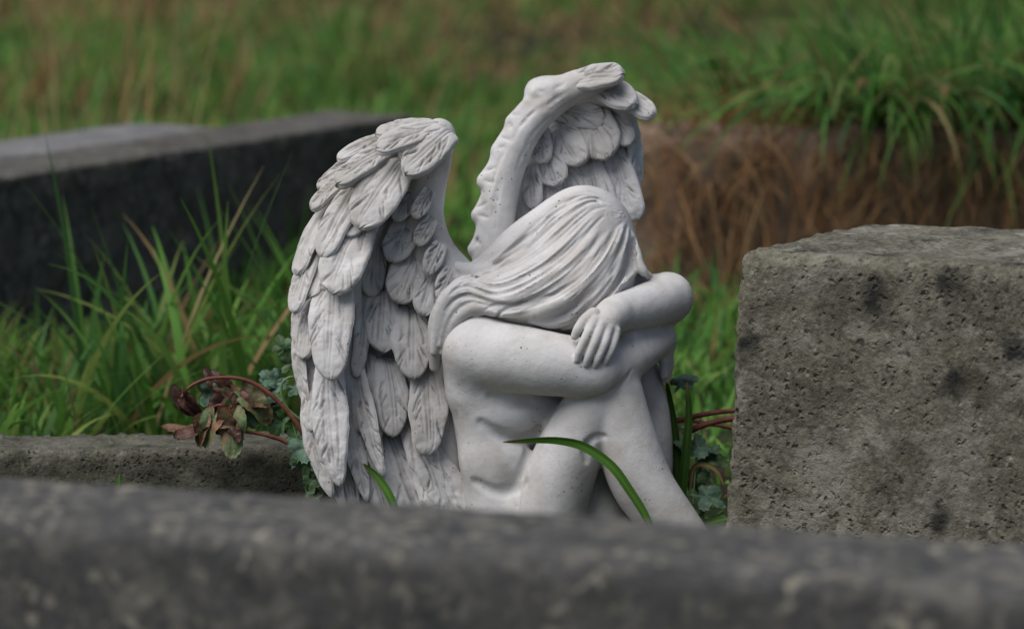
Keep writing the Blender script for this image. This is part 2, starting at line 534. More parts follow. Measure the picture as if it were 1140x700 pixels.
    # crisp cut lines between the locks
    for i in range(len(curves) - 1):
        for t in (.25, .5, .75, 1.0):
            mm = curves[i][0] * (1 - t) + curves[i + 1][0] * t
            u0, u1 = rng.uniform(.04, .25), rng.uniform(.6, .98)
            u = np.linspace(u0, u1, 12) * (N - 1)
            mm = np.column_stack([np.interp(u, np.arange(N), mm[:, k]) for k in (0, 1)])
            mm[:, 1] += 1.2 * np.sin(np.linspace(0, 5, 12) + i * 2 + t * 9)
            f.carve(mm, np.interp(np.linspace(0, 1, 12), [0, .3, .8, 1], [.8, 2.4, 2.4, .8]) * rng.uniform(.75, 1.25), 1.6, .56, True)
    # the loose end that lies on the wing root
    f.chain([K(545, 302, -14), K(520, 300, -12), K(508, 296, -8), K(503, 290, -4)], [9, 8, 6, 3.5], k=4, inner=1)
    return sculpt('hair', f, statue, 1, 0.25, 8)


# ------------------------------------------------------------------ feathers
def feather(parent, root, tip, hw, nrm=(0, 0, -1), th=4.0, camber=0.05, bend=0.05, seed=0, cuts=7, deep=1.0, tipr=None, point=0.0):
    th = th * 0.62
    tip = (tip[0], tip[1], tip[2] - 5)
    rng = np.random.RandomState(seed)
    a, b = K(*root), K(*tip)
    L = b - a; ln = np.linalg.norm(L); L = L / ln
    n = np.array(nrm, float); n -= L * (n @ L); n /= np.linalg.norm(n)
    s_ = np.cross(n, L); s_ /= np.linalg.norm(s_)
    vis = max(0.55, math.hypot(s_[0], s_[1]))
    hw = hw / vis * 1.06
    tipr = float(np.clip(0.95 * hw / ln, 0.16, 0.5)) if tipr is None else tipr
    nt = int(max(26, ln / 1.5)); ns = int(max(21, hw * 2 / 1.15)) | 1
    t = np.linspace(0, 1, nt) ** 0.85
    s = np.sin(np.linspace(-1, 1, ns) * np.pi / 2); s = 0.5 * s + 0.5 * np.linspace(-1, 1, ns)
    T, Sg = np.meshgrid(t, s, indexing='ij')
    r0, tpow, skew = rng.uniform(.58, .72), rng.uniform(1.7, 2.6), rng.uniform(-.2, .2)
    prof = np.minimum(1, r0 + (1 - r0) * np.sin(np.clip(t / .68, 0, 1) * np.pi / 2)) * np.maximum(0.0, 1 - np.clip((t - (1 - tipr)) / tipr, 0, 1) ** tpow) ** 0.5
    if point: prof = prof * (1 - point) + point * np.minimum(prof, np.clip((1.01 - t) / (1.01 - .45), 0, 1) ** .7)
    prof = prof * np.sqrt(np.clip((t + 0.004) / 0.06, 0, 1))
    jit = 1 + 0.07 * vnoise(np.column_stack([t * ln / 12.0, np.zeros(nt), np.full(nt, seed * 3.7)]), 1, seed, 2)
    ragged = 1.6 * vnoise(np.column_stack([s * hw / 5.0, np.zeros(ns), np.full(ns, seed * 5.1)]), 1, seed + 9, 2)
    wid = hw * prof * jit
    rim = np.sqrt(np.maximum(0, 1 - np.abs(Sg) ** 14))
    endr = np.sqrt(np.maximum(0, 1 - np.clip((T - 0.93) / 0.07, 0, 1) ** 3))
    x = Sg * wid[:, None] + skew * hw * (T - .35) ** 2 * 2.2; y = T * ln + ragged[None, :] * np.clip((T - .7) / .3, 0, 1)
    cam = camber * hw * (1 - Sg ** 2) * prof[:, None]
    h = th * rim * (0.35 + 0.65 * endr)
    # shaft: a low ridge between two cut lines
    fade = np.clip((0.93 - T) / 0.2, 0, 1)
    off = 0.06 * np.sin(T * 3 + seed)
    for s0 in (-1.8, 1.8):
        h -= deep * 1.1 * np.exp(-((x - off * hw - s0) / 1.15) ** 2) * fade
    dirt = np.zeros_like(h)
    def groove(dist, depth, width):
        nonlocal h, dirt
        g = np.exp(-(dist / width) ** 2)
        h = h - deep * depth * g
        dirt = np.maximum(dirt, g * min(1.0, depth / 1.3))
    for k in range(6):                       # long cut lines that follow the outline
        cpos = rng.uniform(-.82, .82); t0 = rng.uniform(.02, .45); t1 = min(.92, t0 + rng.uniform(.25, .6))
        lane = cpos * wid[:, None] * (1 - .45 * (1 - T)) + 1.2 * np.sin(T * 7 + k)
        out = np.maximum(0, np.maximum(t0 - T, T - t1)) * ln
        groove(np.hypot(x - lane, out), rng.uniform(.4, 1.0), rng.uniform(.75, 1.15))
    for k in range(cuts):                    # chiselled barbs
        sd = rng.choice([-1, 1]); t0 = rng.uniform(0.12, 0.8)
        x0 = sd * hw * rng.uniform(.15, .5); x1 = x0 + sd * hw * rng.uniform(.22, .5)
        y0 = t0 * ln; y1 = y0 + abs(x1 - x0) * rng.uniform(1.2, 2.6)
        d = np.array([x1 - x0, y1 - y0]); q = np.clip(((x - x0) * d[0] + (y - y0) * d[1]) / (d @ d), 0, 1)
        dist = np.hypot(x - x0 - q * d[0], y - y0 - q * d[1]) / (0.35 + 0.65 * np.sin(np.pi * np.clip(q, .05, .95)))
        groove(dist, rng.uniform(.7, 1.7), rng.uniform(.7, 1.2))
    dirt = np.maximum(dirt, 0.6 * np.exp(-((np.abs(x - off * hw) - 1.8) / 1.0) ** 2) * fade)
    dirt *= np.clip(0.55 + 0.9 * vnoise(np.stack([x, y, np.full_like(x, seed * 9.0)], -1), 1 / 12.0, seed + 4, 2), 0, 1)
    pos3 = np.stack([x, y, np.full_like(x, seed * 13.0)], -1)
    h += (0.8 * vnoise(pos3, 1 / 6.0, seed, 2) + 1.2 * vnoise(pos3, 1 / 16.0, seed + 2, 1)) * rim
    sink = (th + 3) * (1 - np.clip(T / .16, 0, 1)) ** 2
    arch = bend * ln * (4 * T * (1 - T)) - 0.04 * ln * T ** 3
    def place(hh):
        return a + y[..., None] * L + x[..., None] * s_ + (hh + cam + arch - sink)[..., None] * n
    front = place(h); back = place(-th * 0.9 * rim * (0.35 + 0.65 * endr))
    V = np.concatenate([front.reshape(-1, 3), back.reshape(-1, 3)])
    nv = nt * ns
    ff = grid_faces(nt, ns); fb = grid_faces(nt, ns, nv, True)
    rimi = np.concatenate([np.arange(ns), np.arange(1, nt) * ns + ns - 1, (nt - 1) * ns + np.arange(ns - 2, -1, -1), np.arange(nt - 2, 0, -1) * ns])
    nx = np.roll(rimi, -1)
    fr = np.stack([rimi, nx, nx + nv, rimi + nv], 1)
    q = np.vstack([ff, fb, fr])
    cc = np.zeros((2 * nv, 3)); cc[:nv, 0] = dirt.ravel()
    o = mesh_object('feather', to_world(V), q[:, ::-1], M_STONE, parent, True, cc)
    return o


def build_near_wing():
    f = Field((-250, -280, -75), (-10, 225, 70), 2.0)
    f.chain([K(487, 149, -34), K(484, 176, -26), K(474, 212, -12), K(470, 245, 0), K(482, 285, 8), K(515, 322, 14), K(535, 350, 26)], [14, 19, 22, 25, 27, 28, 32], k=6, inner=12)
    f.ellipsoid(K(490, 152, -34), (16, 17, 16), 12)
    f.chain([K(476, 155, -30), K(445, 192, -14), K(412, 240, -8), K(380, 300, -8), K(366, 400, -10), K(372, 500, -8)], [12, 17, 18, 18, 16, 8], k=10, inner=8)
    for a, b, r in (((455, 220, 8), (430, 320, 22), 17), ((430, 320, 24), (418, 470, 26), 16), ((468, 300, 18), (455, 520, 26), 20), ((492, 340, 18), (500, 570, 30), 22),
                    ((415, 250, 0), (395, 330, 8), 15), ((395, 330, 10), (392, 470, 18), 14), ((430, 480, 28), (440, 590, 30), 16), ((470, 520, 26), (490, 610, 28), 18)):
        f.capsule(K(*a), K(*b), r, r, 12)
    f.chain([K(425, 205, 0), K(378, 262, -2), K(354, 340, -4), K(346, 430, -6), K(362, 520, -8)], [10, 13, 13, 12, 8], k=10, inner=1)
    f.chain([K(400, 270, -14), K(386, 340, -14), K(384, 430, -10), K(396, 500, -4)], [14, 14, 13, 11], k=10, inner=1)
    # chisel marks in the smooth wing arm
    rng = random.Random(3)
    for k in range(26):
        x, y = rng.uniform(446, 486), rng.uniform(200, 345)
        d = rng.uniform(5, 12); L = rng.uniform(10, 20)
        f.carve([(x, y), (x - d * .4, y + L * .5), (x - d, y + L)], [.8, 1.7, .8], 1.5, .45)
    f.carve([(470, 138), (478, 136), (486, 140)], [2, 3.5, 2], 2, .5)
    w = sculpt('wing', f, statue, 1, 0.6, 5)
    FL, FC, FR = (-0.85, 0.1, -0.65), (-0.22, 0.12, -1), (0.25, 0.1, -1)
    lst = [
        # bottom row first: root, tip, half width, normal, thickness
        ((345, 430, -6), (366, 553, -22), 14, (-.7, 0, -.8), 4),
        ((366, 395, -30), (373, 541, -46), 21, FC, 5),
        ((337, 340, -2), (337, 448, -18), 8, FL, 4),
        ((386, 470, -4), (408, 557, -18), 11, (.3, 0, -1), 4),
        ((396, 400, -8), (426, 529, -28), 12, (-.5, .1, -1), 4.5),
        ((408, 505, 4), (432, 580, -6), 15, FR, 4),
        ((430, 480, 10), (478, 606, 2), 27, FR, 4.5),
        ((462, 490, 8), (524, 606, 0), 26, FR, 4.5),
        ((352, 470, -2), (383, 566, -12), 11, (-.2, 0, -1), 4),
        ((380, 500, 2), (396, 585, -6), 12, (.2, 0, -1), 4),
        ((448, 455, 8), (496, 570, -4), 17, FR, 4.5),
        ((400, 450, 2), (424, 530, -10), 13, FR, 4.5),
        ((390, 380, 0), (404, 480, -14), 10, (.5, 0, -1), 4),
        ((398, 340, 2), (402, 400, -8), 10, (.5, 0, -1), 4),
        # inner rows, lowest first
        ((474, 405, 4), (478, 506, -16), 22, FR, 5),
        ((408, 390, 4), (416, 498, -12), 15, FR, 4),
        ((430, 395, 4), (441, 485, -14), 19, FR, 5),
        ((456, 338, 2), (459, 421, -17), 23, (.1, .1, -1), 5),
        ((424, 318, 2), (424, 391, -14), 20, FR, 5),
        ((484, 298, -4), (469, 350, -17), 17, (.2, .15, -1), 5),
        ((402, 296, -2), (399, 420, -20), 9, (.7, 0, -.8), 4),
        ((418, 250, 0), (412, 330, -12), 14, (.5, 0, -1), 4),
        ((464, 278, -2), (441, 336, -18), 21, (.1, .15, -1), 5.5),
        ((466, 236, -8), (432, 289, -20), 18, (.1, .2, -1), 5),
        ((466, 205, -20), (440, 245, -30), 11, (.3, .2, -1), 4),
        ((480, 208, -32), (461, 243, -34), 9, (.3, .1, -1), 4), ((483, 240, -24), (463, 272, -26), 10, (.3, .1, -1), 4), ((492, 268, -18), (474, 304, -22), 11, (.3, .1, -1), 4),
        ((506, 296, -10), (488, 332, -20), 12, (.3, .1, -1), 4),
        ((446, 230, 2), (452, 262, -14), 9, (.2, .1, -1), 4),
        # outer rows, lowest first
        ((350, 330, -14), (337, 400, -28), 11, (-.5, .1, -1), 5),
        ((352, 400, -10), (344, 480, -26), 11, (-.5, .1, -1), 5),
        ((384, 262, -18), (346, 330, -38), 13, (-.4, .1, -1), 5),
        ((420, 215, -22), (384, 262, -44), 14, (-.3, .1, -1), 5),
        ((430, 172, -16), (392, 206, -42), 12, (-.2, .3, -1), 6),
        ((376, 295, -28), (364, 422, -60), 25, FC, 6),
        ((338, 325, -4), (329, 382, -14), 7, FL, 4),
        ((358, 262, -16), (326, 347, -38), 11, (-.6, .1, -.8), 5),
        ((405, 240, -26), (368, 325, -62), 26, FC, 6.5),
        ((376, 218, -12), (329, 305, -30), 10, FL, 5),
        ((408, 195, -20), (354, 284, -50), 16, (-.35, .15, -1), 6),
        ((404, 186, -8), (345, 231, -30), 9, (-.3, .5, -.9), 7),
        ((404, 174, 0), (355, 210, -14), 9, (-.3, .4, -.9), 6),
        ((448, 176, -30), (399, 252, -66), 26, (-.2, .18, -1), 6.5),
        ((440, 164, -20), (374, 204, -56), 13, (-.15, .5, -1), 9),
        ((436, 153, -8), (375, 177, -30), 8, (-.1, .7, -.8), 8),
        ((490, 140, -24), (418, 147, -34), 8, (0, .8, -.7), 6),
        ((496, 143, -46), (418, 163, -58), 13, (-.05, .6, -1), 8),
        ((503, 144, -48), (449, 192, -66), 20, (-.02, .35, -1), 9),
    ]
    for k, (a, b, hw, n, th) in enumerate(lst):
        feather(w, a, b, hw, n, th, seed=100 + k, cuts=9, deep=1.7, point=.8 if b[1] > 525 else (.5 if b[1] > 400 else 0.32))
    return w


def build_far_wing():
    f = Field((-60, 20, 20), (190, 300, 170), 2.0)
    f.chain([K(556, 330, 62), K(550, 285, 68), K(554, 232, 70), K(564, 185, 72), K(585, 142, 74), K(616, 112, 80), K(648, 94, 82), K(678, 86, 78)], [32, 24, 21, 21, 20, 18, 17, 14], k=6, inner=14)
    f.chain([K(548, 300, 84), K(553, 240, 86), K(564, 188, 86), K(584, 142, 86), K(606, 114, 88), K(636, 96, 88)], [17, 16, 16, 15, 14, 12], k=14, inner=1)
    f.ellipsoid(K(604, 100, 84), (20, 15, 14), 14)
    for a, b, r in (((580, 260, 112), (600, 160, 124), 16), ((600, 160, 124), (660, 115, 124), 16), ((610, 230, 124), (640, 140, 130), 16), ((650, 240, 132), (680, 135, 130), 14), ((690, 225, 134), (700, 140, 128), 10)):
        f.capsule(K(*a), K(*b), r, r, 12)
    f.capsule(K(640, 104, 100), K(700, 112, 92), 13, 11, 10)
    f.capsule(K(690, 110, 100), K(704, 150, 112), 11, 10, 10)
    for (x, y, x1, y1, r) in ((544, 250, 527, 278, 9), (550, 210, 532, 240, 10), (558, 176, 538, 202, 10), (572, 144, 554, 168, 10), (586, 116, 569, 136, 9), (612, 98, 594, 104, 7)):
        f.capsule(K(x + 2, y, 70), K(x1 + 2, y1, 70), r * .8, r, 5.0)
    for (x0, y0, x1, y1) in ((566, 120, 578, 123), (566, 130, 570, 138), (555, 146, 568, 152), (552, 160, 562, 158), (537, 186, 550, 183), (535, 196, 550, 200), (528, 228, 542, 222), (530, 236, 545, 240), (524, 262, 534, 270), (526, 272, 532, 262), (618, 92, 632, 84), (596, 92, 606, 96), (640, 90, 656, 83)):
        f.carve([(x0, y0), ((x0 + x1) / 2, (y0 + y1) / 2 + .8), (x1, y1)], [1.0, 2.1, 1.0], 1.2, .55)
    rng = random.Random(4)
    for k in range(16):                      # long strokes along the wing arm
        t = rng.uniform(0, .75); L = rng.uniform(.10, .22); o_ = rng.uniform(-12, 12)
        arm = spline(np.array([(552, 290), (555, 232), (564, 185), (585, 142), (616, 112), (648, 94), (678, 86)], float), 60)
        i0 = int(t * 59); seg_ = arm[i0:min(59, i0 + int(L * 59) + 3)]
        tn = np.gradient(seg_, axis=0); tn /= np.linalg.norm(tn, axis=1)[:, None]
        seg_ = seg_ + o_ * np.column_stack([-tn[:, 1], tn[:, 0]])
        seg_ = seg_[::max(1, len(seg_) // 4)]
        if len(seg_) > 2: f.carve(seg_, [.6] + [1.4] * (len(seg_) - 2) + [.6], 1.2, .5)
    w = sculpt('wing', f, statue, 1, 0.6, 6)
    B = (-.7, .15, -.7)
    lst = [
        # scalloped outer edge seen along the wing arm
        # back sheet at the right
        ((700, 128, 126), (708, 210, 124), 9, (.8, 0, -.6), 4),
        # long inner feathers, then the rows above
        ((655, 172, 118), (676, 262, 108), 20, (-.2, 0, -1), 5), ((680, 160, 120), (706, 246, 110), 18, (-.1, 0, -1), 5), ((630, 180, 120), (645, 250, 112), 17, (-.2, 0, -1), 5),
        ((612, 190, 116), (618, 245, 106), 14, (-.2, 0, -1), 5),
        ((592, 178, 108), (594, 232, 96), 12, (-.3, 0, -1), 6), ((606, 165, 112), (620, 206, 98), 18, (-.3, .1, -1), 6),
        ((602, 142, 106), (604, 182, 94), 13, (-.3, 0, -1), 6), ((622, 138, 112), (645, 184, 96), 19, (-.3, .1, -1), 7),
        ((650, 118, 112), (680, 174, 94), 25, (-.25, .1, -1), 7), ((612, 116, 110), (674, 132, 96), 17, (-.1, -.2, -1), 7),
        ((672, 120, 112), (704, 160, 98), 14, (-.1, .1, -1), 6),
        ((684, 104, 98), (728, 129, 78), 13, (.2, .3, -1), 8), ((662, 98, 92), (709, 113, 70), 16, (.1, .3, -1), 9),
        ((636, 92, 78), (694, 82, 60), 14, (0, .4, -1), 8),
    ]
    for k, (a, b, hw, n, th) in enumerate(lst):
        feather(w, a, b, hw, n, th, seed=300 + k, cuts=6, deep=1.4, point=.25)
    return w


build_body()
build_hair()
build_near_wing()
build_far_wing()
# ================================================================== stones and ground
def lichen_stone(name, base, dark, pale, scale=1.0, spots=0.5, moss=0.0, pits=0.6, black=0.0, seed=0.0, bumpd=0.004, patch=0.35, grain=0.0):
    """weathered stone or rough concrete: mottled base, pale lichen blotches, black growth, pits"""
    m = Nodes(name)
    mp = m.t.nodes.new('ShaderNodeMapping'); mp.inputs['Location'].default_value = (seed, seed * .7, seed * 1.3)
    m.link(m.coord.outputs['Object'], mp.inputs[0]); v = mp.outputs[0]
    c = m.mix(m.ramp(m.noise(11 * scale, 6, 0.68, 0.3, v), [(0.35, 0.0), (0.66, 1.0)]), dark, base)
    c = m.mix(m.ramp(m.noise(70 * scale, 5, 0.7, 0, v), [(0.34, 0.55), (0.60, 0.0)]), c, [x * .45 for x in dark])
    blot = m.ramp(m.noise(34 * scale, 3, 0.55, 0.4, v), [(0.66 - .12 * spots, 0.0), (0.74 - .10 * spots, 1.0)])
    gate = m.ramp(m.noise(7 * scale, 3, 0.6, 0, v), [(0.40, 0.15), (0.62, 1.0)])
    big = m.ramp(m.noise(13 * scale, 4, 0.6, 0.5, v), [(0.60 - .06 * spots, 0.0), (0.68 - .06 * spots, patch)])
    pl = m.math('MAXIMUM', m.math('MULTIPLY', blot, gate), big)
    c = m.mix(pl, c, pale)
    if moss:
        ms = m.ramp(m.noise(16 * scale, 5, 0.65, 0, v), [(0.48, 0.0), (0.70, moss)])
        c = m.mix(ms, c, (0.075, 0.085, 0.035))
    if grain:
        g1 = m.ramp(m.noise(210 * scale, 4, 0.75, 0, v), [(0.36, 0.0), (0.64, 1.0)])
        c = m.mix(grain, c, m.mix(g1, [x * .25 for x in dark], [min(1, x * 1.9) for x in base]))
        g2 = m.ramp(m.voronoi(120 * scale, vec=v), [(0.10, 0.75), (0.24, 0.0)])
        c = m.mix(m.math('MULTIPLY', g2, m.ramp(m.noise(22 * scale, 3, 0.6, 0, v), [(0.5, 0.0), (0.62, 1.0)])), c, (0.32, 0.30, 0.235))
    if black:
        wob = m.t.nodes.new('ShaderNodeVectorMath'); wob.operation = 'ADD'
        nz = m.t.nodes.new('ShaderNodeTexNoise'); nz.inputs['Scale'].default_value = 60 * scale; nz.inputs['Detail'].default_value = 4
        m.link(v, nz.inputs['Vector'])
        sc_ = m.t.nodes.new('ShaderNodeVectorMath'); sc_.operation = 'SCALE'; sc_.inputs['Scale'].default_value = 0.04 / scale
        m.link(nz.outputs['Color'], sc_.inputs[0]); m.link(v, wob.inputs[0]); m.link(sc_.outputs[0], wob.inputs[1])
        bs = m.ramp(m.voronoi(17 * scale, vec=wob.outputs[0]), [(0.13, black), (0.32, 0.0)])
        bg_ = m.ramp(m.noise(9 * scale, 3, 0.6, 0, v), [(0.36, 0.0), (0.50, 1.0)])
        c = m.mix(m.math('MULTIPLY', bs, bg_), c, (0.026, 0.027, 0.024))
    w2 = m.t.nodes.new('ShaderNodeVectorMath'); w2.operation = 'ADD'
    n2 = m.t.nodes.new('ShaderNodeTexNoise'); n2.inputs['Scale'].default_value = 160 * scale; n2.inputs['Detail'].default_value = 3
    m.link(v, n2.inputs['Vector'])
    s2 = m.t.nodes.new('ShaderNodeVectorMath'); s2.operation = 'SCALE'; s2.inputs['Scale'].default_value = 0.009 / scale
    m.link(n2.outputs['Color'], s2.inputs[0]); m.link(v, w2.inputs[0]); m.link(s2.outputs[0], w2.inputs[1])
    wob2 = w2.outputs[0]
    if black:
        mott = m.ramp(m.noise(15 * scale, 5, 0.7, 0.6, v), [(0.50, 0.0), (0.62, 0.6)])
        c = m.mix(mott, c, [x * .7 for x in dark])
        bs2 = m.ramp(m.voronoi(37 * scale, vec=wob.outputs[0]), [(0.10, black * .9), (0.22, 0.0)])
        c = m.mix(m.math('MULTIPLY', bs2, m.ramp(m.noise(14 * scale, 3, 0.6, 0, v), [(0.48, 0.0), (0.60, 1.0)])), c, (0.030, 0.031, 0.027))
    pit = m.ramp(m.voronoi(150 * scale, vec=wob2), [(0.10, 1.0), (0.42, 0.0)])
    pg = m.ramp(m.math('ADD', m.math('MULTIPLY', m.noise(95 * scale, 3, 0.6, 0, v), .6), m.math('MULTIPLY', m.noise(12 * scale, 3, 0.6, 0, v), .4)), [(0.47, 0.0), (0.56, 1.0)])
    pt = m.math('MULTIPLY', pit, pg)
    c = m.mix(m.math('MULTIPLY', pt, 0.75 * pits), c, [x * .42 for x in dark])
    h = m.math('ADD', m.math('MULTIPLY', m.noise(150 * scale, 5, 0.7, 0, v), 0.8), m.math('MULTIPLY', m.noise(32 * scale, 4, 0.6, 0, v), 0.7))
    h = m.math('SUBTRACT', h, m.math('MULTIPLY', pt, 1.2 * pits))
    return m.finish(c, 0.9, m.bump(h, 0.7, bumpd), 0.2)


def stone_block(name, foot, z0, z1, mat, parent=None, rad=0.02, step=0.02, amp=0.003, nscale=60, seed=0, big=0.0, lean=(0, 0)):
    """rounded, weathered block over a four-cornered footprint (world x, y; counter-clockwise from front left)"""
    A, B, C, Dd = [np.array(p, float) for p in foot]
    lx = max(np.linalg.norm(B - A), np.linalg.norm(C - Dd)); ly = max(np.linalg.norm(Dd - A), np.linalg.norm(C - B)); lz = z1 - z0
    def lin(L):
        r = min(rad, L * .45)
        mid = np.linspace(r, L - r, max(2, int((L - 2 * r) / step) + 1))
        e = r * (1 - np.cos(np.linspace(0, np.pi / 2, 5)[:-1]))
        return np.concatenate([e, mid, L - e[::-1]])
    gx, gy, gz = lin(lx), lin(ly), lin(lz)
    V = []; Fq = []; off = 0
    dims = (lx, ly, lz)
    for axx, val, flip in ((0, 0, 1), (0, lx, 0), (1, 0, 0), (1, ly, 1), (2, 0, 1), (2, lz, 0)):
        g = [gx, gy, gz]
        if axx == 0: a, b, order = gy, gz, (1, 2)
        elif axx == 1: a, b, order = gx, gz, (0, 2)
        else: a, b, order = gx, gy, (0, 1)
        U, Wg = np.meshgrid(a, b, indexing='ij')
        P = np.zeros((U.size, 3)); P[:, order[0]] = U.ravel(); P[:, order[1]] = Wg.ravel(); P[:, axx] = val
        V.append(P); Fq.append(grid_faces(len(a), len(b), off, bool(flip))); off += len(P)
    V = np.vstack(V); q = np.vstack(Fq)
    key = np.round(V * 1e5).astype(np.int64)
    _, first, inv = np.unique(key, axis=0, return_index=True, return_inverse=True)
    V = V[first]; q = inv.ravel()[q]
    r = np.minimum(rad, np.array(dims) * .45)
    c = np.clip(V, r, np.array(dims) - r); d = V - c
    ln = np.linalg.norm(d, axis=1)[:, None]
    Nn = d / (ln + 1e-12)
    V = c + Nn * rad if rad < min(dims) * .45 else c + Nn * r.min()
    s, t = V[:, 0:1] / lx, V[:, 1:2] / ly
    XY = A * (1 - s) * (1 - t) + B * s * (1 - t) + C * s * t + Dd * (1 - s) * t
    ex = (B - A) / np.linalg.norm(B - A); ey = (Dd - A) / np.linalg.norm(Dd - A)
    XY = XY + (1 - V[:, 2:3] / lz) * np.array(lean)        # foot wider than the top
    Wd = np.column_stack([XY, z0 + V[:, 2]])
    N3 = np.column_stack([Nn[:, 0:1] * ex + Nn[:, 1:2] * ey, Nn[:, 2]])
    edge = 1 + 1.6 * ((np.abs(Nn) > 0.25).sum(1) > 1)
    n = vnoise(Wd, nscale, seed, 4) * amp * edge
    if big: n += vnoise(Wd, 9, seed + 5, 2) * big
    Wd = Wd + N3 * n[:, None]
    base = np.array([*(A + B + C + Dd) / 4, z0])
    return mesh_object(name, Wd, q, mat, parent, True, loc=base)


# ground: one sheet, gently uneven, rising a little far behind
def build_ground():
    m = Nodes('soil_and_moss')
    c = m.mix(m.ramp(m.noise(5, 6, 0.65), [(0.38, 0.0), (0.62, 1.0)]), (0.040, 0.032, 0.020), (0.045, 0.070, 0.020))
    c = m.mix(m.ramp(m.noise(1.3, 5, 0.6), [(0.52, 0.0), (0.66, 0.8)]), c, (0.13, 0.085, 0.045))
    c = m.mix(m.ramp(m.noise(60, 4, 0.7), [(0.4, 0.6), (0.65, 0.0)]), c, (0.016, 0.014, 0.010))
    mat = m.finish(c, 0.95, m.bump(m.noise(45, 6, 0.7), 0.8, 0.02), 0.1)
    def axis(a, b, mid, fine, coarse):
        out = [a]
        while out[-1] < b:
            d = abs(out[-1] - mid); out.append(out[-1] + fine + (coarse - fine) * min(1, max(0, d - 4) / 40))
        return np.array(out)
    gx = axis(-70, 70, 0, .12, 4); gy = axis(-70, 110, 3, .12, 4)
    X, Y = np.meshgrid(gx, gy, indexing='ij')
    Z = ground_z(X, Y)
    V = np.stack([X, Y, Z], -1).reshape(-1, 3)
    o = mesh_object('ground', V, grid_faces(len(gx), len(gy)), mat)
    tag(o, kind='structure')


def ground_z(X, Y):
    X = np.asarray(X, float); Y = np.asarray(Y, float)
    P = np.stack([X, Y, np.zeros_like(X)], -1)
    z = 0.018 * vnoise(P, 2.6, 11, 3) - 0.01
    z = z + 0.035 * np.clip(Y - 4.5, 0, None) * np.clip((Y - 4.5) / 8, 0, 1)
    # soil held up behind the brown kerb on the right
    k = np.clip((X - 0.10) / 0.12, 0, 1) * np.clip((Y - 1.60) / 0.06, 0, 1)
    return z + 0.10 * k * np.clip((6.0 - Y) / 3.0, 0, 1)


build_ground()

M_FRONT = lichen_stone('weathered_kerb', (0.125, 0.121, 0.115), (0.044, 0.045, 0.048), (0.36, 0.335, 0.26), 3.0, 0.95, 0.2, 0.3, 0, 3.1, 0.004, 0.25, 0.15)
M_BLOCK = lichen_stone('rough_concrete', (0.205, 0.190, 0.145), (0.083, 0.076, 0.056), (0.30, 0.29, 0.245), 1.0, 0.9, 0.25, 0.75, 1.0, 1.7, 0.006, 0.55, 0.26)
M_LOW = lichen_stone('mossy_kerb', (0.16, 0.152, 0.118), (0.060, 0.057, 0.042), (0.22, 0.215, 0.17), 1.5, 0.5, 0.5, 1.0, 0.5, 5.5, 0.005, 0.3, 0.2)
M_SLAB = lichen_stone('dark_granite', (0.150, 0.138, 0.125), (0.045, 0.041, 0.036), (0.26, 0.24, 0.21), 1.8, 0.9, 0.7, 0.8, 0.5, 7.7, 0.005, 0.35, 0.3)
M_LEDGER = lichen_stone('grey_granite', (0.24, 0.235, 0.235), (0.13, 0.125, 0.125), (0.30, 0.29, 0.28), 1.2, 0.2, 0.1, 0.4, 0, 8.7, 0.003)
M_BROWN = lichen_stone('brown_kerb', (0.37, 0.26, 0.185), (0.18, 0.125, 0.09), (0.27, 0.23, 0.18), 0.9, 0.25, 0.55, 0.6, 0.4, 9.3, 0.006)

# blurred kerb nearest the lens: its long axis runs slightly toward the lens on the right
kd = np.array([0.9585, -0.285]); kn = np.array([0.285, 0.9585])
p0 = np.array([-0.015, -0.830])
foot = [p0 - kd * .75 - kn * .11, p0 + kd * .75 - kn * .11, p0 + kd * .75, p0 - kd * .75]
o = stone_block('kerb_stone', foot, -0.05, 0.2225, M_FRONT, None, 0.014, 0.010, 0.0009, 110, 2, 0.0)
tag(o, 'long weathered grey kerb stone with pale lichen blotches across the very front', 'kerb', 'old stone kerbs of the graves')

# rough concrete corner block on the right
A = np.array([0.1855, -0.075]); ex = np.array([0.902, -0.432])
B2 = A + ex * .62; C2 = B2 + np.array([0.19, 0.26]); D2 = A + np.array([0.128, 0.185])
o = stone_block('concrete_block', [A, B2, C2, D2], -0.05, 0.266, M_BLOCK, None, 0.015, 0.005, 0.0018, 110, 4, 0.0035, (-0.015, 0.0))
tag(o, 'pitted square concrete block with black lichen spots standing right of the angel', 'block')

# low kerb on the left, running behind the figurine
o = stone_block('kerb_stone', [(-0.75, 0.010), (-0.10, 0.030), (-0.10, 0.112), (-0.75, 0.092)], -0.05, 0.076, M_LOW, None, 0.008, 0.006, 0.0022, 120, 6, 0.003)
tag(o, 'low mossy kerb stone under the withered red leaves, left of the angel', 'kerb', 'old stone kerbs of the graves')

# grave surround of dark granite behind on the left, with a grey ledger inside
g = empty('grave_surround', (-0.55, 1.25, 0.0))
tag(g, 'dark granite grave surround with dark side face and grey top, left behind the angel', 'grave')
fa, fb = np.array([-1.02, 0.234]), np.array([-0.150, 1.865])
dv = (fb - fa) / np.linalg.norm(fb - fa); nv_ = np.array([-dv[1], dv[0]])
stone_block('front_kerb', [fa, fb, fb + nv_ * .15, fa + nv_ * .15], -0.05, 0.208, M_SLAB, g, 0.006, 0.02, 0.0025, 70, 8)  # the same stone material on top and sides
e1 = fb + nv_ * .153
stone_block('ledger_slab', [fa + nv_ * .17 + dv * .2, fb + nv_ * .17 - dv * .16, fb + nv_ * .40 - dv * .16, fa + nv_ * .40 + dv * .2], -0.05, 0.192, M_LEDGER, g, 0.008, 0.04, 0.0012, 60, 9)
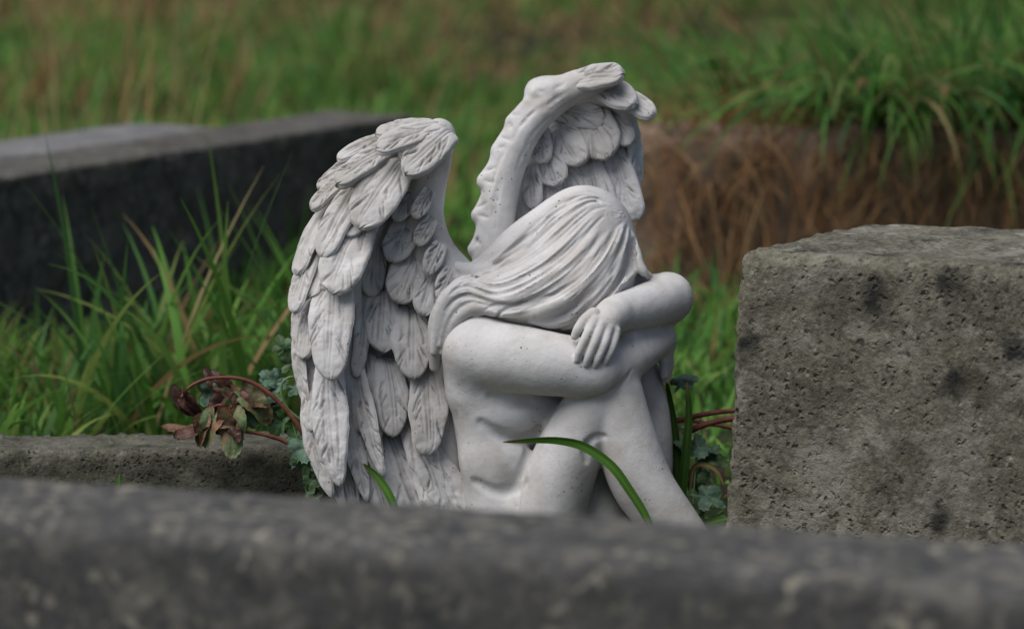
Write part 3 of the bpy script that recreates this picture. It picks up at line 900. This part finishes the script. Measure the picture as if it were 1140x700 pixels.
# brown kerb behind on the right
o = stone_block('kerb_stone', [(0.13, 1.40), (1.75, 1.36), (1.75, 1.55), (0.13, 1.58)], -0.05, 0.225, M_BROWN, None, 0.03, 0.02, 0.006, 40, 12, 0.012)
tag(o, 'tall brown kerb stone overhung by dry straw and long green grass, right behind the angel', 'kerb', 'old stone kerbs of the graves')
# ================================================================== grass and plants
def blade_material(name, trans=0.45, rough=0.5):
    m = Nodes(name)
    at_ = m.t.nodes.new('ShaderNodeAttribute'); at_.attribute_name = 'tint'
    c = m.mix(m.ramp(m.noise(30, 3, 0.6), [(0.40, 0.0), (0.75, 0.22)]), at_.outputs['Color'], (0.10, 0.11, 0.03))
    mat = m.finish(c, rough, None, 0.12)
    tr = m.t.nodes.new('ShaderNodeBsdfTranslucent'); m.link(c, tr.inputs[0])
    mx = m.t.nodes.new('ShaderNodeMixShader'); mx.inputs[0].default_value = trans
    m.link(m.bsdf.outputs[0], mx.inputs[1]); m.link(tr.outputs[0], mx.inputs[2]); m.link(mx.outputs[0], m.out.inputs[0])
    return mat


M_GRASS = blade_material('grass_blade')
M_STRAW = blade_material('dry_straw', 0.2, 0.8)

GREENS = np.array([(0.074, 0.19, 0.030), (0.10, 0.23, 0.038), (0.050, 0.138, 0.030), (0.14, 0.265, 0.055), (0.075, 0.185, 0.05), (0.18, 0.24, 0.06)])
STRAWS = np.array([(0.26, 0.165, 0.075), (0.20, 0.115, 0.055), (0.145, 0.08, 0.042), (0.30, 0.22, 0.11)])


def blades(name, base, height, azim, lean, curl, width, colors, mat, seg=5, parent=None):
    """strips of grass: base (n,3), height, lean azimuth, lean, curl, width, colour per blade"""
    n = len(base); t = np.linspace(0, 1, seg + 1)[None, :]
    d = np.stack([np.cos(azim), np.sin(azim), np.zeros(n)], 1)
    side = np.stack([-np.sin(azim), np.cos(azim), np.zeros(n)], 1)
    ang = lean[:, None] + curl[:, None] * t                      # angle from vertical along the blade
    ds = 1.0 / seg
    hx = np.cumsum(np.sin(ang) * ds, 1) - np.sin(ang[:, :1]) * ds
    hz = np.cumsum(np.cos(ang) * ds, 1) - np.cos(ang[:, :1]) * ds
    c = base[:, None, :] + height[:, None, None] * (hx[..., None] * d[:, None, :] + hz[..., None] * np.array([0, 0, 1.0]))
    w = width[:, None] * np.clip(1.0 - t ** 2.2, 0.04, 1) * (0.65 + 0.35 * np.minimum(1, t * 4))
    tw = 0.5 * np.sin(azim * 7)[:, None] * t
    up = np.cos(ang)[..., None] * d[:, None, :] - np.sin(ang)[..., None] * np.array([0, 0, 1.0])
    sv = side[:, None, :] * np.cos(tw)[..., None] + up * np.sin(tw)[..., None]
    Lf = c - sv * w[..., None] * .5; Rt = c + sv * w[..., None] * .5
    V = np.stack([Lf, Rt], 2).reshape(-1, 3)                     # blade, level, side
    k = np.arange(n)[:, None] * (2 * (seg + 1)) + 2 * np.arange(seg)[None, :]
    k = k.ravel(); q = np.stack([k, k + 1, k + 3, k + 2], 1)
    cc = np.repeat(colors, 2 * (seg + 1), 0)
    return mesh_object(name, V, q, mat, parent, True, cc, loc=base.mean(0))


def in_quad(P, foot, pad=0.0):
    foot = [np.asarray(f, float) for f in foot]; c = sum(foot) / 4
    ok = np.ones(len(P), bool)
    for i in range(4):
        a, b = foot[i], foot[(i + 1) % 4]
        e = b - a; n = np.array([e[1], -e[0]]); n /= np.linalg.norm(n)
        if (c - a) @ n > 0: n = -n
        ok &= ((P - a) @ n) < pad
    return ok


FRONTQ = foot
BLOCKQ = [A, B2, C2, D2]
LOWQ = [(-0.75, 0.010), (-0.10, 0.030), (-0.10, 0.112), (-0.75, 0.092)]
SURQ = [fa, fb, fb + nv_ * .15, fa + nv_ * .15]
LEDQ = [fa + nv_ * .17 + dv * .2, fb + nv_ * .17 - dv * .16, fb + nv_ * .40 - dv * .16, fa + nv_ * .40 + dv * .2]
BROWNQ = [(0.13, 1.40), (1.75, 1.36), (1.75, 1.55), (0.13, 1.58)]
rs = np.random.RandomState(7)


def scatter(n, y0, y1, power=1.0, side=0.35):
    """points on the ground in the wedge the lens sees, with a margin"""
    Y = y0 + (y1 - y0) * rs.rand(n) ** power
    half = (Y + D) * 570 / F + side + 0.06 * Y
    X = (rs.rand(n) * 2 - 1) * half
    return np.column_stack([X, Y])


def clear(P):
    bad = np.zeros(len(P), bool)
    for qd, pad in ((FRONTQ, .01), (BLOCKQ, .008), (LOWQ, .004), (SURQ, .006), (LEDQ, .0), (BROWNQ, .0)):
        bad |= in_quad(P, qd, pad)
    bad |= (np.hypot((P[:, 0] + 0.03) / .20, (P[:, 1] - 0.0) / .13) < 1)
    return P[~bad]


def pick(n, P, dry_bias=0.0):
    dry = vnoise(np.column_stack([P, np.zeros(len(P))]), 1.1, 21, 3) * 0.5 + 0.5
    pr = np.clip((dry - 0.50) * 3.8, 0.08, 0.85) + dry_bias
    isd = rs.rand(len(P)) < pr
    g = GREENS[rs.randint(0, len(GREENS), len(P))]; s = STRAWS[rs.randint(0, len(STRAWS), len(P))]
    c = np.where(isd[:, None], s, g) * rs.uniform(.75, 1.2, (len(P), 1))
    return c, isd


def clump_az(P, n):
    return 9 * vnoise(np.column_stack([P, np.zeros(n)]), 6.0, 33, 2) + rs.normal(0, 1.1, n)


def turf():
    # near turf, knee-deep in the kerbs
    P = clear(np.vstack([scatter(17500, 0.08, 1.75, 0.9, 0.40), scatter(3000, -0.80, 0.08, 1.0, 0.15)]))
    n = len(P); c, isd = pick(n, P)
    h = rs.uniform(.05, .125, n) * np.where(P[:, 1] < .08, .45, 1); h[rs.rand(n) < .07] *= 1.5
    h *= np.where((P[:, 1] < .30) & (P[:, 0] > -.28), .55, 1)
    h *= np.clip(0.85 + 1.5 * vnoise(np.column_stack([P, np.zeros(n)]), 5.0, 5, 2), .25, 1.7)
    h *= np.where(P[:, 0] < -.1, .65, np.where(P[:, 0] > .08, .6, 1))
    c = c * np.where(P[:, 0] > .05, 1.35, 1.0)[:, None]  # light put into the colour: right-hand blades brightened against their self-shadowing
    base = np.column_stack([P, ground_z(P[:, 0], P[:, 1]) - .005])
    o = blades('turf', base, h, clump_az(P, n), rs.uniform(0.0, .55, n), rs.uniform(.1, 1.3, n), rs.uniform(.0035, .0105, n), c, M_GRASS, 5)
    tag(o, 'tangled green turf growing between the grave kerbs and behind the angel', 'grass', kind='stuff')
    # far turf
    P = clear(scatter(92000, 1.60, 16.0, 1.35, 1.0))
    worn = np.exp(-(((P[:, 0] - .55) / 1.0) ** 2 + ((P[:, 1] - 6.9) / 1.3) ** 2)) + .8 * np.exp(-(((P[:, 0] + 1.3) / .7) ** 2 + ((P[:, 1] - 8.5) / 1.2) ** 2))
    P = P[rs.rand(len(P)) > .85 * worn]
    n = len(P); c, isd = pick(n, P)
    d = P[:, 1]
    worn = np.exp(-(((P[:, 0] - .55) / 1.1) ** 2 + ((P[:, 1] - 6.9) / 1.5) ** 2)) + np.exp(-(((P[:, 0] + 1.3) / .8) ** 2 + ((P[:, 1] - 8.5) / 1.4) ** 2))
    st = rs.rand(n) < .8 * worn
    c[st] = STRAWS[rs.randint(0, len(STRAWS), st.sum())]
    c = c * np.clip(1.4 + 0.6 * vnoise(np.column_stack([P, np.zeros(n)]), .9, 51, 2), .8, 1.7)[:, None]
    h = rs.uniform(.05, .13, n) * (1 + .05 * d) * np.clip(0.9 + 1.6 * vnoise(np.column_stack([P, np.zeros(n)]), 2.2, 15, 2), .3, 2.0); w = rs.uniform(.004, .009, n) * (1 + .12 * d)
    base = np.column_stack([P, ground_z(P[:, 0], P[:, 1]) - .005])
    o = blades('meadow_grass', base, h, clump_az(P, n), rs.uniform(0, .6, n), rs.uniform(.2, 1.5, n), w, c, M_GRASS, 4)
    tag(o, 'rough grass with brown patches far behind the graves, out of focus', 'grass', kind='stuff')


DRY = STRAWS * np.array([1.15, .98, .95])


def tuft(name, label, cat, center, spread, n, hmin, hmax, lean, curl, wmin, wmax, cols, seed, az=None, azs=3.14, mat=None, group=None, kind=None, zfun=None, xr=None):
    r = np.random.RandomState(seed)
    P = np.column_stack([r.normal(center[0], spread[0], n), r.normal(center[1], spread[1], n)])
    if xr: P[:, 0] = r.uniform(*xr, n)
    z = ground_z(P[:, 0], P[:, 1]) - .01 if zfun is None else (r.uniform(*zfun, n) if isinstance(zfun, tuple) else np.full(n, zfun))
    az_ = r.rand(n) * 6.283 if az is None else az + r.uniform(-azs, azs, n)
    c = cols[r.randint(0, len(cols), n)] * r.uniform(.75, 1.25, (n, 1))
    dead = r.rand(n) < (.05 if cols is not DRY else 0)
    c[dead] = STRAWS[r.randint(0, len(STRAWS), dead.sum())] * np.array([1.1, 1.25, 1.2])
    o = blades(name, np.column_stack([P, z]), r.uniform(hmin, hmax, n), az_, r.uniform(*lean, n), r.uniform(*curl, n), r.uniform(wmin, wmax, n), c, mat or M_GRASS, 9)
    return tag(o, label, cat, group, kind)


turf()

# tall blades standing in front of the dark grave surround
G = GREENS * 1.1
tuft('grass_tuft', 'tall upright green tuft against the dark grave side, tallest blades left of the angel', 'grass tuft', (-0.345, 0.54), (.055, .06), 95, .12, .34, (0, .55), (.2, 1.3), .007, .012, G, 41, group='grass tufts in front of the dark grave')
tuft('grass_tuft', 'bushy green tuft just left of the angel wing before the dark grave', 'grass tuft', (-0.225, 0.70), (.06, .08), 130, .10, .27, (.0, .7), (.2, 1.5), .006, .011, G, 42, group='grass tufts in front of the dark grave')
tuft('grass_tuft', 'thin green tuft at the left edge of the picture above the mossy kerb', 'grass tuft', (-0.50, 0.40), (.05, .06), 80, .08, .19, (.0, .7), (.2, 1.5), .006, .010, G, 43, group='grass tufts in front of the dark grave')

tuft('straw_tuft', 'sparse pale dry stalks standing at the upper left behind the dark grave', 'dry grass', (-0.70, 2.15), (.13, .12), 46, .22, .50, (0, .35), (.0, .5), .0025, .005, STRAWS[[0, 3]] * 1.25, 49, mat=M_STRAW)

# lush growth on the soil behind the brown kerb
GL = GREENS * np.array([1.0, 1.05, 1.25])
def long_grass():
    r = np.random.RandomState(44); B = []; A_ = []; 
    for cx, cy, n in ((.62, 1.66, 150), (.80, 1.62, 190), (.98, 1.64, 190), (1.16, 1.68, 170), (.50, 1.80, 110), (.72, 1.86, 170), (.92, 1.88, 170), (1.12, 1.92, 170), (.40, 1.98, 90), (.62, 2.1, 110), (.85, 2.15, 120)):
        p = r.normal(0, 1, (n, 2)) * .035
        B.append(np.column_stack([cx + p[:, 0], cy + p[:, 1], np.full(n, .10)]))
        A_.append(np.arctan2(p[:, 1] - .02, p[:, 0] - .015) + r.normal(0, .5, n))
    B = np.vstack(B); A_ = np.concatenate(A_); n = len(B)
    c = GL[r.randint(0, len(GL), n)] * r.uniform(.7, 1.3, (n, 1))
    dead = r.rand(n) < .07
    c[dead] = STRAWS[r.randint(0, len(STRAWS), dead.sum())] * 1.3
    o = blades('long_grass', B, r.uniform(.22, .50, n), A_, r.uniform(.05, .55, n), r.uniform(.5, 2.3, n), r.uniform(.006, .013, n), c, M_GRASS, 10)
    tag(o, 'lush mass of long arching green grass on top of the brown kerb', 'grass', kind='stuff')


long_grass()
tuft('dry_grass', 'reddish dry straw hanging over the face of the brown kerb', 'dry grass', (0.8, 1.385), (.1, .012), 1500, .04, .16, (1.2, 2.6), (.2, 1.2), .0012, .0034, DRY, 45, az=-1.57, azs=1.2, mat=M_STRAW, kind='stuff', zfun=(.05, .225), xr=(.17, 1.6))
tuft('dry_grass', 'loose dry straw lying along the top edge of the brown kerb', 'dry grass', (0.8, 1.47), (.1, .05), 1300, .05, .24, (.4, 1.6), (.2, 1.6), .0015, .0042, DRY, 48, az=-1.57, azs=2.2, mat=M_STRAW, kind='stuff', zfun=.218, xr=(.17, 1.6))
tuft('grass_tuft', 'tuft of green blades drooping over the brown kerb above the concrete block', 'grass tuft', (0.50, 1.47), (.05, .03), 60, .22, .36, (.3, .8), (1.2, 2.1), .008, .013, GL, 46, az=-1.9, azs=.8, zfun=.215, group='grass tufts drooping over the brown kerb')
tuft('grass_tuft', 'tuft of green blades drooping over the brown kerb at the right edge of the picture', 'grass tuft', (0.70, 1.48), (.06, .03), 75, .20, .34, (.3, .8), (1.0, 2.0), .008, .012, GL, 47, az=-1.5, azs=.9, zfun=.215, group='grass tufts drooping over the brown kerb')


# ------------------------------------------------------------------ leafy plants
def leaf_material(name, green, brown, amount, scale=60):
    m = Nodes(name)
    f = m.ramp(m.noise(scale, 4, 0.6, 0.5), [(0.5 - amount * .35, 0.0), (0.72 - amount * .35, 1.0)])
    c = m.mix(f, green, brown)
    c = m.mix(m.ramp(m.noise(scale * 5, 3, 0.6), [(0.4, 0.4), (0.6, 0.0)]), c, [x * .4 for x in brown])
    return m.finish(c, 0.55, m.bump(m.noise(scale * 4, 3, 0.6), 0.4, 0.002), 0.3)


M_LGREEN = leaf_material('leaf_green', (0.050, 0.115, 0.045), (0.085, 0.14, 0.06), 0.4)
M_LBLUE = leaf_material('leaf_bluish', (0.115, 0.185, 0.135), (0.07, 0.13, 0.08), 0.5)
M_LMIX = leaf_material('leaf_turning', (0.13, 0.20, 0.085), (0.20, 0.095, 0.05), 0.28)
M_LBROWN = leaf_material('leaf_withered', (0.16, 0.078, 0.058), (0.07, 0.034, 0.026), 0.5)
M_LRUST = leaf_material('leaf_rusty', (0.24, 0.135, 0.065), (0.11, 0.05, 0.03), 0.5)
_st = Nodes('red_stem')
M_STEM = _st.finish(_st.mix(_st.ramp(_st.noise(45, 4, 0.6), [(0.38, 0.0), (0.68, 1.0)]), (0.105, 0.026, 0.024), (0.20, 0.085, 0.045)), 0.6, _st.bump(_st.noise(300, 3, 0.6), 0.5, 0.001), 0.25)
M_STEMG = Nodes('green_stem').finish((0.10, 0.17, 0.06), 0.5, None, 0.4)


def leaf(parent, c, size, axis, nrm, mat, seed=0, fold=0.35, curl=0.5, lobes=5, name='leaf', ruff=0.10, asp=0.92, ser=0.03, dep=0.26):
    """lobed leaf with raised veins, folded along its midrib; c = where the stalk meets it"""
    r = np.random.RandomState(seed)
    a = np.array(axis, float); a /= np.linalg.norm(a)
    n = np.array(nrm, float); n -= a * (n @ a); n /= np.linalg.norm(n)
    s = np.cross(n, a)
    na, nr = 64, 9
    th = np.linspace(-np.pi, np.pi, na, endpoint=False); rr = np.linspace(0.03, 1, nr)
    T, Rr = np.meshgrid(th, rr, indexing='ij')
    out = 1 - dep + dep * np.abs(np.cos(lobes * .5 * T)) ** 0.9
    out *= 0.72 + 0.28 * np.cos(T * .5) ** 2 + 0.0 * T
    out *= 1 - 0.55 * np.exp(-((np.abs(T) - np.pi) / .3) ** 2)
    out *= 1 + ser * np.cos(T * 23 + seed) * (Rr > .5)
    x = size * (Rr * out * np.cos(T) + 0.0); y = size * Rr * out * np.sin(T) * asp
    z = fold * np.abs(y) - curl * (x * x + y * y) / size * .55
    z = z + size * ruff * np.sin(3 * T + seed) * Rr ** 2 + size * .05 * np.cos(lobes * T) * Rr
    z = z + size * .10 * vnoise(np.stack([x, y, np.full_like(x, seed)], -1) / size, 3.0, seed, 2)
    thick = 0.00035
    Pt = np.array(c)[None, None] + x[..., None] * a + y[..., None] * s + z[..., None] * n
    V1 = Pt.reshape(-1, 3); V2 = (Pt - thick * n).reshape(-1, 3)
    i, j = np.meshgrid(np.arange(na), np.arange(nr - 1), indexing='ij')
    p = (i * nr + j).ravel(); q_ = (((i + 1) % na) * nr + j).ravel()
    f = np.stack([p, q_, q_ + 1, p + 1], 1); nvv = na * nr
    k = np.arange(na); kn_ = (k + 1) % na
    ring_o = np.stack([k * nr + nr - 1, kn_ * nr + nr - 1, kn_ * nr + nr - 1 + nvv, k * nr + nr - 1 + nvv], 1)
    cap = np.stack([np.roll(k * nr, 0)], 1)
    V = np.vstack([V1, V2, [np.array(c)], [np.array(c) - thick * n]])
    tri1 = np.stack([k * nr, np.full(na, 2 * nvv), kn_ * nr], 1); tri2 = np.stack([kn_ * nr + nvv, np.full(na, 2 * nvv + 1), k * nr + nvv], 1)
    return mesh_object(name, V, [np.vstack([f, (f + nvv)[:, ::-1], ring_o[:, ::-1]]), np.vstack([tri1, tri2])], mat, parent)


def stem(parent, pts, r0, r1, mat, name='stem'):
    P = spline(np.array([at(*p) for p in pts]), 26)
    V, f = tube(P, np.linspace(r0, r1, 26) * (1 + .08 * np.sin(np.linspace(0, 19, 26))), 10)
    return mesh_object(name, V, f, mat, parent)


# withered plant on the low kerb
pl = empty('withered_plant', at(345, 520, 15))
tag(pl, 'withered plant with arching red stems and brown curled leaves on the mossy kerb', 'plant')
stem(pl, [(348, 500, 10), (330, 470, 4), (300, 438, -2), (270, 422, -6), (235, 421, -8), (212, 430, -10), (202, 442, -12)], .0024, .0011, M_STEM)
stem(pl, [(338, 508, 6), (318, 492, 0), (295, 484, -6), (270, 480, -12), (262, 482, -16)], .0021, .0013, M_STEM)
stem(pl, [(258, 474, -16), (257, 462, -16), (254, 452, -14)], .0013, .0012, M_STEM)
stem(pl, [(254, 453, -14), (242, 451, -12), (232, 458, -8)], .0012, .0008, M_STEM)
stem(pl, [(256, 454, -14), (266, 447, -10), (280, 450, -6)], .0012, .0008, M_STEM)
lv = [  # stalk point, size px, axis (world), normal, material, fold, curl, lobes, aspect
    ((203, 441, -12), 27, (.35, 0, -1), (-.5, -.8, .1), M_LBROWN, 1.0, .9, 3, .45), ((209, 448, -8), 22, (.7, 0, -.8), (.2, -1, .2), M_LBROWN, .9, .8, 3, .5),
    ((238, 436, 4), 24, (-.7, .2, -.6), (.1, -1, .4), M_LBLUE, .3, .4, 5, .8), ((246, 430, 6), 22, (-.4, .1, .7), (.1, -.9, .5), M_LBROWN, .8, .9, 3, .5),
    ((250, 432, 2), 24, (.9, 0, -.35), (.2, -.8, .6), M_LRUST, .6, .7, 3, .6), ((236, 424, 4), 18, (-.5, 0, .75), (-.2, -1, .3), M_LBROWN, .9, .9, 3, .4),
    ((244, 450, -8), 22, (-.5, -.2, -1), (-.4, -1, .2), M_LBROWN, 1.0, 1.0, 3, .6), ((268, 449, -6), 25, (.25, 0, -1), (.4, -1, .1), M_LBROWN, 1.0, 1.0, 3, .6),
    ((279, 444, -2), 35, (.7, -.1, -.75), (.3, -.9, .4), M_LMIX, .5, .5, 3, .55), ((284, 446, 4), 24, (.8, .1, .1), (.1, -.8, .8), M_LRUST, .6, .7, 5, .7),
    ((276, 462, -4), 18, (.5, 0, -.8), (.2, -1, .3), M_LGREEN, .4, .5, 5, .8),
    ((258, 472, -18), 38, (.02, -.3, -1), (.05, -1, .25), M_LMIX, .35, .4, 3, .55), ((256, 473, -18), 17, (.8, -.2, -.6), (.1, -1, .35), M_LBROWN, .5, .6, 3, .6),
    ((246, 470, -16), 22, (-.9, -.1, -.1), (-.1, -.9, .6), M_LMIX, .5, .7, 3, .55),
    ((236, 468, -16), 30, (-.35, -.4, -1), (-.1, -1, .35), M_LMIX, .6, .6, 3, .55), ((226, 472, -14), 24, (-.2, -.4, -.8), (-.2, -1, .3), M_LRUST, .8, .8, 3, .5),
    ((262, 482, -20), 10, (.4, -.4, -.8), (.3, -1, .2), M_LBROWN, .9, .9, 3, .8), ((222, 475, -2), 42, (-1, -.1, -.02), (0, -.4, 1), M_LRUST, .5, .25, 3, .30),
    ((226, 480, -10), 34, (-.95, -.4, -.03), (.1, -.3, 1), M_LBROWN, .5, .3, 3, .35),
    ((300, 440, 10), 24, (-.9, 0, -.1), (0, -.8, .8), M_LBLUE, .3, .4, 5, .7), ((308, 424, 18), 20, (-.8, 0, .2), (0, -.8, .8), M_LBLUE, .3, .4, 5, .7),
]
for k, (c, sz, ax_, nr_, mt, fo, cu, lo, asp) in enumerate(lv):
    leaf(pl, at(*c), sz * S, ax_, nr_, mt, 500 + k, fo, cu, lo, 'leaf', .12, asp)

# green leafy weed between the kerb and the wing
wd = empty('leafy_weed', at(340, 560, 5))
tag(wd, 'green leafy weed pressed between the mossy kerb and the left wing', 'plant', 'leafy weeds beside the angel')
stem(wd, [(345, 560, 4), (338, 530, 0), (334, 500, 4), (322, 460, 10), (312, 432, 14)], .0012, .0008, M_STEMG)
stem(wd, [(338, 470, 8), (318, 452, 8), (313, 430, 8), (322, 420, 8), (334, 421, 10)], .0013, .0010, M_STEMG)
for k, (c, sz, ax_, nr_, mt) in enumerate([
        ((306, 424, 16), 20, (-.5, 0, .4), (-.2, -.8, .7), M_LBLUE), ((290, 440, 12), 20, (-.3, 0, -.5), (.1, -.8, .7), M_LBLUE), ((328, 432, 8), 15, (.5, -.1, .1), (.1, -.8, .8), M_LBLUE),
        ((325, 405, 24), 20, (.2, 0, .8), (-.2, -.9, .3), M_LGREEN), ((316, 388, 34), 18, (-.3, 0, .6), (-.2, -.9, .4), M_LGREEN), ((334, 370, 40), 18, (.2, 0, .7), (-.2, -.9, .4), M_LGREEN),
        ((312, 470, 10), 20, (-.3, 0, -.5), (0, -.8, .8), M_LGREEN), ((300, 458, 14), 20, (-.6, 0, .1), (0, -.8, .8), M_LGREEN),
        ((338, 498, -10), 25, (-.8, -.2, -.7), (-.1, -.8, .7), M_LBLUE), ((342, 512, -8), 20, (-.2, -.2, -1), (-.3, -1, .3), M_LGREEN), ((346, 535, -6), 15, (.1, -.2, -1), (-.3, -1, .3), M_LGREEN),
        ((330, 488, 6), 16, (-.4, 0, .5), (0, -.8, .8), M_LGREEN), ((350, 552, -2), 14, (-.6, -.2, -.6), (-.3, -1, .3), M_LGREEN)]):
    leaf(wd, at(*c), sz * S, ax_, nr_, mt, 600 + k, .4 + .25 * math.sin(k * 2.3), .7 + .3 * math.sin(k * 1.7), 5, 'leaf', .16, .85, .07, .40)

# weeds in the gap between the legs and the block
w2 = empty('leafy_weed', at(785, 600, 20))
tag(w2, 'weed with dark bluish leaves in the gap between the legs and the concrete block', 'plant', 'leafy weeds beside the angel')
for k, (c, sz, ax_, nr_, mt) in enumerate([
        ((786, 552, 10), 24, (.5, -.3, -.2), (0, -.8, .8), M_LBLUE), ((776, 500, 40), 22, (.7, 0, .1), (0, -.6, .9), M_LBLUE), ((762, 490, 44), 22, (-.4, 0, .2), (0, -.6, .9), M_LGREEN),
        ((790, 510, 50), 22, (.6, 0, -.1), (0, -.7, .8), M_LGREEN), ((775, 530, 40), 22, (.3, 0, -.6), (0, -.9, .5), M_LGREEN), ((758, 425, 80), 20, (.6, 0, .3), (0, -.6, .9), M_LBLUE),
        ((770, 575, 10), 20, (-.4, -.2, .3), (0, -.8, .8), M_LGREEN), ((795, 585, 6), 22, (.2, -.3, .1), (0, -.8, .8), M_LGREEN), ((750, 520, 46), 22, (.1, 0, .5), (0, -.9, .5), M_LGREEN)]):
    leaf(w2, at(*c), sz * S, ax_, nr_, mt, 700 + k, .4 + .25 * math.sin(k * 2.3), .7 + .3 * math.sin(k * 1.7), 5, 'leaf', .16, .85, .07, .40)
stem(w2, [(780, 606, 14), (782, 580, 14), (786, 552, 10)], .0012, .0009, M_STEMG)
stem(w2, [(776, 606, 30), (772, 560, 36), (776, 500, 40)], .0012, .0009, M_STEMG)

br = empty('bramble', at(730, 500, 60))
tag(br, 'bare red bramble stems crossing the gap behind the angel knees', 'plant')
stem(br, [(690, 505, 60), (752, 486, 52), (786, 472, 46), (830, 464, 40), (880, 462, 40)], .0030, .0024, M_STEM)
stem(br, [(690, 480, 72), (746, 470, 66), (790, 460, 60), (840, 456, 56), (890, 460, 56)], .0024, .0020, M_STEM)
stem(br, [(748, 466, 66), (780, 470, 62), (822, 478, 58), (870, 490, 56)], .0018, .0014, M_STEM)


def single_blade(pts, w, label, group=None, tint=(0.115, 0.26, 0.045), twist=0.6, mat=None):
    P = spline(np.array([at(*p) for p in pts]), 34)
    T = np.gradient(P, axis=0); T /= np.linalg.norm(T, axis=1)[:, None]
    t = np.linspace(0, 1, 34)
    view = -FWD
    A_ = np.cross(T, view); A_ /= np.linalg.norm(A_, axis=1)[:, None]
    B_ = np.cross(T, A_)
    a = twist * np.sin(t * 4 + 1)
    sd = A_ * np.cos(a)[:, None] + B_ * np.sin(a)[:, None]; up = np.cross(sd, T)
    wid = w * np.minimum(1, .55 + t * 2.2) * np.sqrt(np.clip(1 - t ** 3, 0.004, 1))
    rows = []
    for s_, hgt in ((-1, .22), (-.5, .05), (0, -.08), (.5, .05), (1, .22)):
        rows.append(P + sd * (wid * s_)[:, None] + up * (wid * hgt)[:, None])
    V = np.stack(rows, 1).reshape(-1, 3)
    V2 = V - np.repeat(up, 5, 0) * .0003
    ends = np.clip((t - .86) / .14, 0, 1)[:, None]
    tone = np.array(tint)[None] * (1 - ends) + np.array((.30, .25, .09))[None] * ends
    tone = tone * (1 + .18 * vnoise(np.column_stack([P * 60]), 1, 77, 2))[:, None]
    cc = np.stack([tone * f_ for f_ in (1, .88, 1.35, .88, 1)], 1).reshape(-1, 3)     # paler midrib
    f = grid_faces(34, 5); f2 = grid_faces(34, 5, len(V), True)
    o = mesh_object('lone_grass_blade', np.vstack([V, V2]), np.vstack([f, f2]), mat or M_GRASS, None, True, np.tile(cc, (2, 1)), loc=P[0])  # a single flat leaf blade of grass, without a stem
    return tag(o, label, 'grass blade', group)


GB = 'single blades of grass round the angel'
single_blade([(742, 640, -86), (722, 582, -90), (700, 545, -92), (680, 518, -96), (650, 497, -100), (620, 490, -104), (590, 490, -104), (560, 492, -100)], .0042, 'green grass blade arching in front of the angel thighs', GB)
single_blade([(447, 612, -40), (440, 570, -42), (430, 545, -40), (416, 526, -34), (404, 516, -30)], .0038, 'short green grass blade poking through the lower feathers of the left wing', GB)
single_blade([(752, 620, 24), (758, 560, 26), (764, 500, 26), (767, 460, 26), (765, 425, 26)], .0042, 'tall straight grass blade right of the angel shin, the nearest of the pair', GB, (.05, .12, .022))
single_blade([(742, 620, 40), (752, 560, 42), (753, 500, 42), (747, 450, 42), (741, 420, 42)], .0036, 'tall grass blade touching the edge of the angel far shin', GB, (.045, .105, .02))
single_blade([(768, 545, 34), (772, 520, 34), (786, 517, 30), (798, 525, 28), (806, 540, 26)], .0022, 'yellowed grass blade bent over in the gap beside the concrete block', GB, (.28, .22, .09))
single_blade([(760, 610, -4), (775, 590, -4), (795, 580, -6), (815, 576, -8)], .0035, 'low green grass blade lying against the foot of the concrete block', GB, (.09, .19, .035))
single_blade([(128, 560, 4), (129, 545, 2), (132, 535, 0), (133, 528, -2)], .0026, 'tiny green grass blade at the foot of the low mossy kerb', GB)
single_blade([(985, 620, -130), (983, 598, -132), (984, 585, -132), (981, 572, -133)], .0020, 'tiny green grass blade at the foot of the concrete block front', GB)
# ================================================================== daylight and camera
world = bpy.data.worlds.new('World'); scene.world = world; world.use_nodes = True
wt = world.node_tree
sky = wt.nodes.new('ShaderNodeTexSky'); sky.sky_type = 'NISHITA'; sky.sun_disc = False
SUN_EL, SUN_AZ = R(60), R(-55)       # azimuth measured from the camera's back (-Y) toward +X
sdir = np.array([math.sin(SUN_AZ) * math.cos(SUN_EL), -math.cos(SUN_AZ) * math.cos(SUN_EL), math.sin(SUN_EL)])
sky.sun_elevation = SUN_EL
sky.sun_rotation = math.atan2(sdir[0], sdir[1])
sky.air_density = 1.0; sky.dust_density = 3.0; sky.ozone_density = 1.0
bg = wt.nodes['Background']; bg.inputs[1].default_value = 0.054
wt.links.new(sky.outputs[0], bg.inputs[0])
sun = bpy.data.lights.new('sun', 'SUN'); sun.energy = 2.1; sun.angle = R(55); sun.color = (1.0, 0.99, 0.985)
so = bpy.data.objects.new('sun', sun); col.objects.link(so)
so.rotation_euler = Vector([float(-x) for x in sdir]).to_track_quat('-Z', 'Y').to_euler()
so.location = (0, 0, 5)

cam = bpy.data.cameras.new('camera'); cam.lens = LENS; cam.sensor_width = SENSOR; cam.sensor_fit = 'HORIZONTAL'
cam.clip_start = 0.05; cam.clip_end = 500
cam.dof.use_dof = True; cam.dof.focus_distance = D - 0.05; cam.dof.aperture_fstop = 5.2; cam.dof.aperture_blades = 0
co = bpy.data.objects.new('camera', cam); col.objects.link(co)
co.location = [float(x) for x in CAM]; co.rotation_euler = (R(90) - PITCH, 0, 0)
scene.camera = co

scene.render.engine = 'CYCLES'
scene.cycles.use_denoising = True
scene.cycles.max_bounces = 6; scene.cycles.diffuse_bounces = 4; scene.cycles.transparent_max_bounces = 8
scene.cycles.use_adaptive_sampling = True; scene.cycles.adaptive_threshold = 0.01
vs = scene.view_settings
scene.display_settings.display_device = 'sRGB'
vs.view_transform = 'Standard'; vs.look = 'None'; vs.gamma = 1.0; vs.exposure = 0.58; vs.use_curve_mapping = False
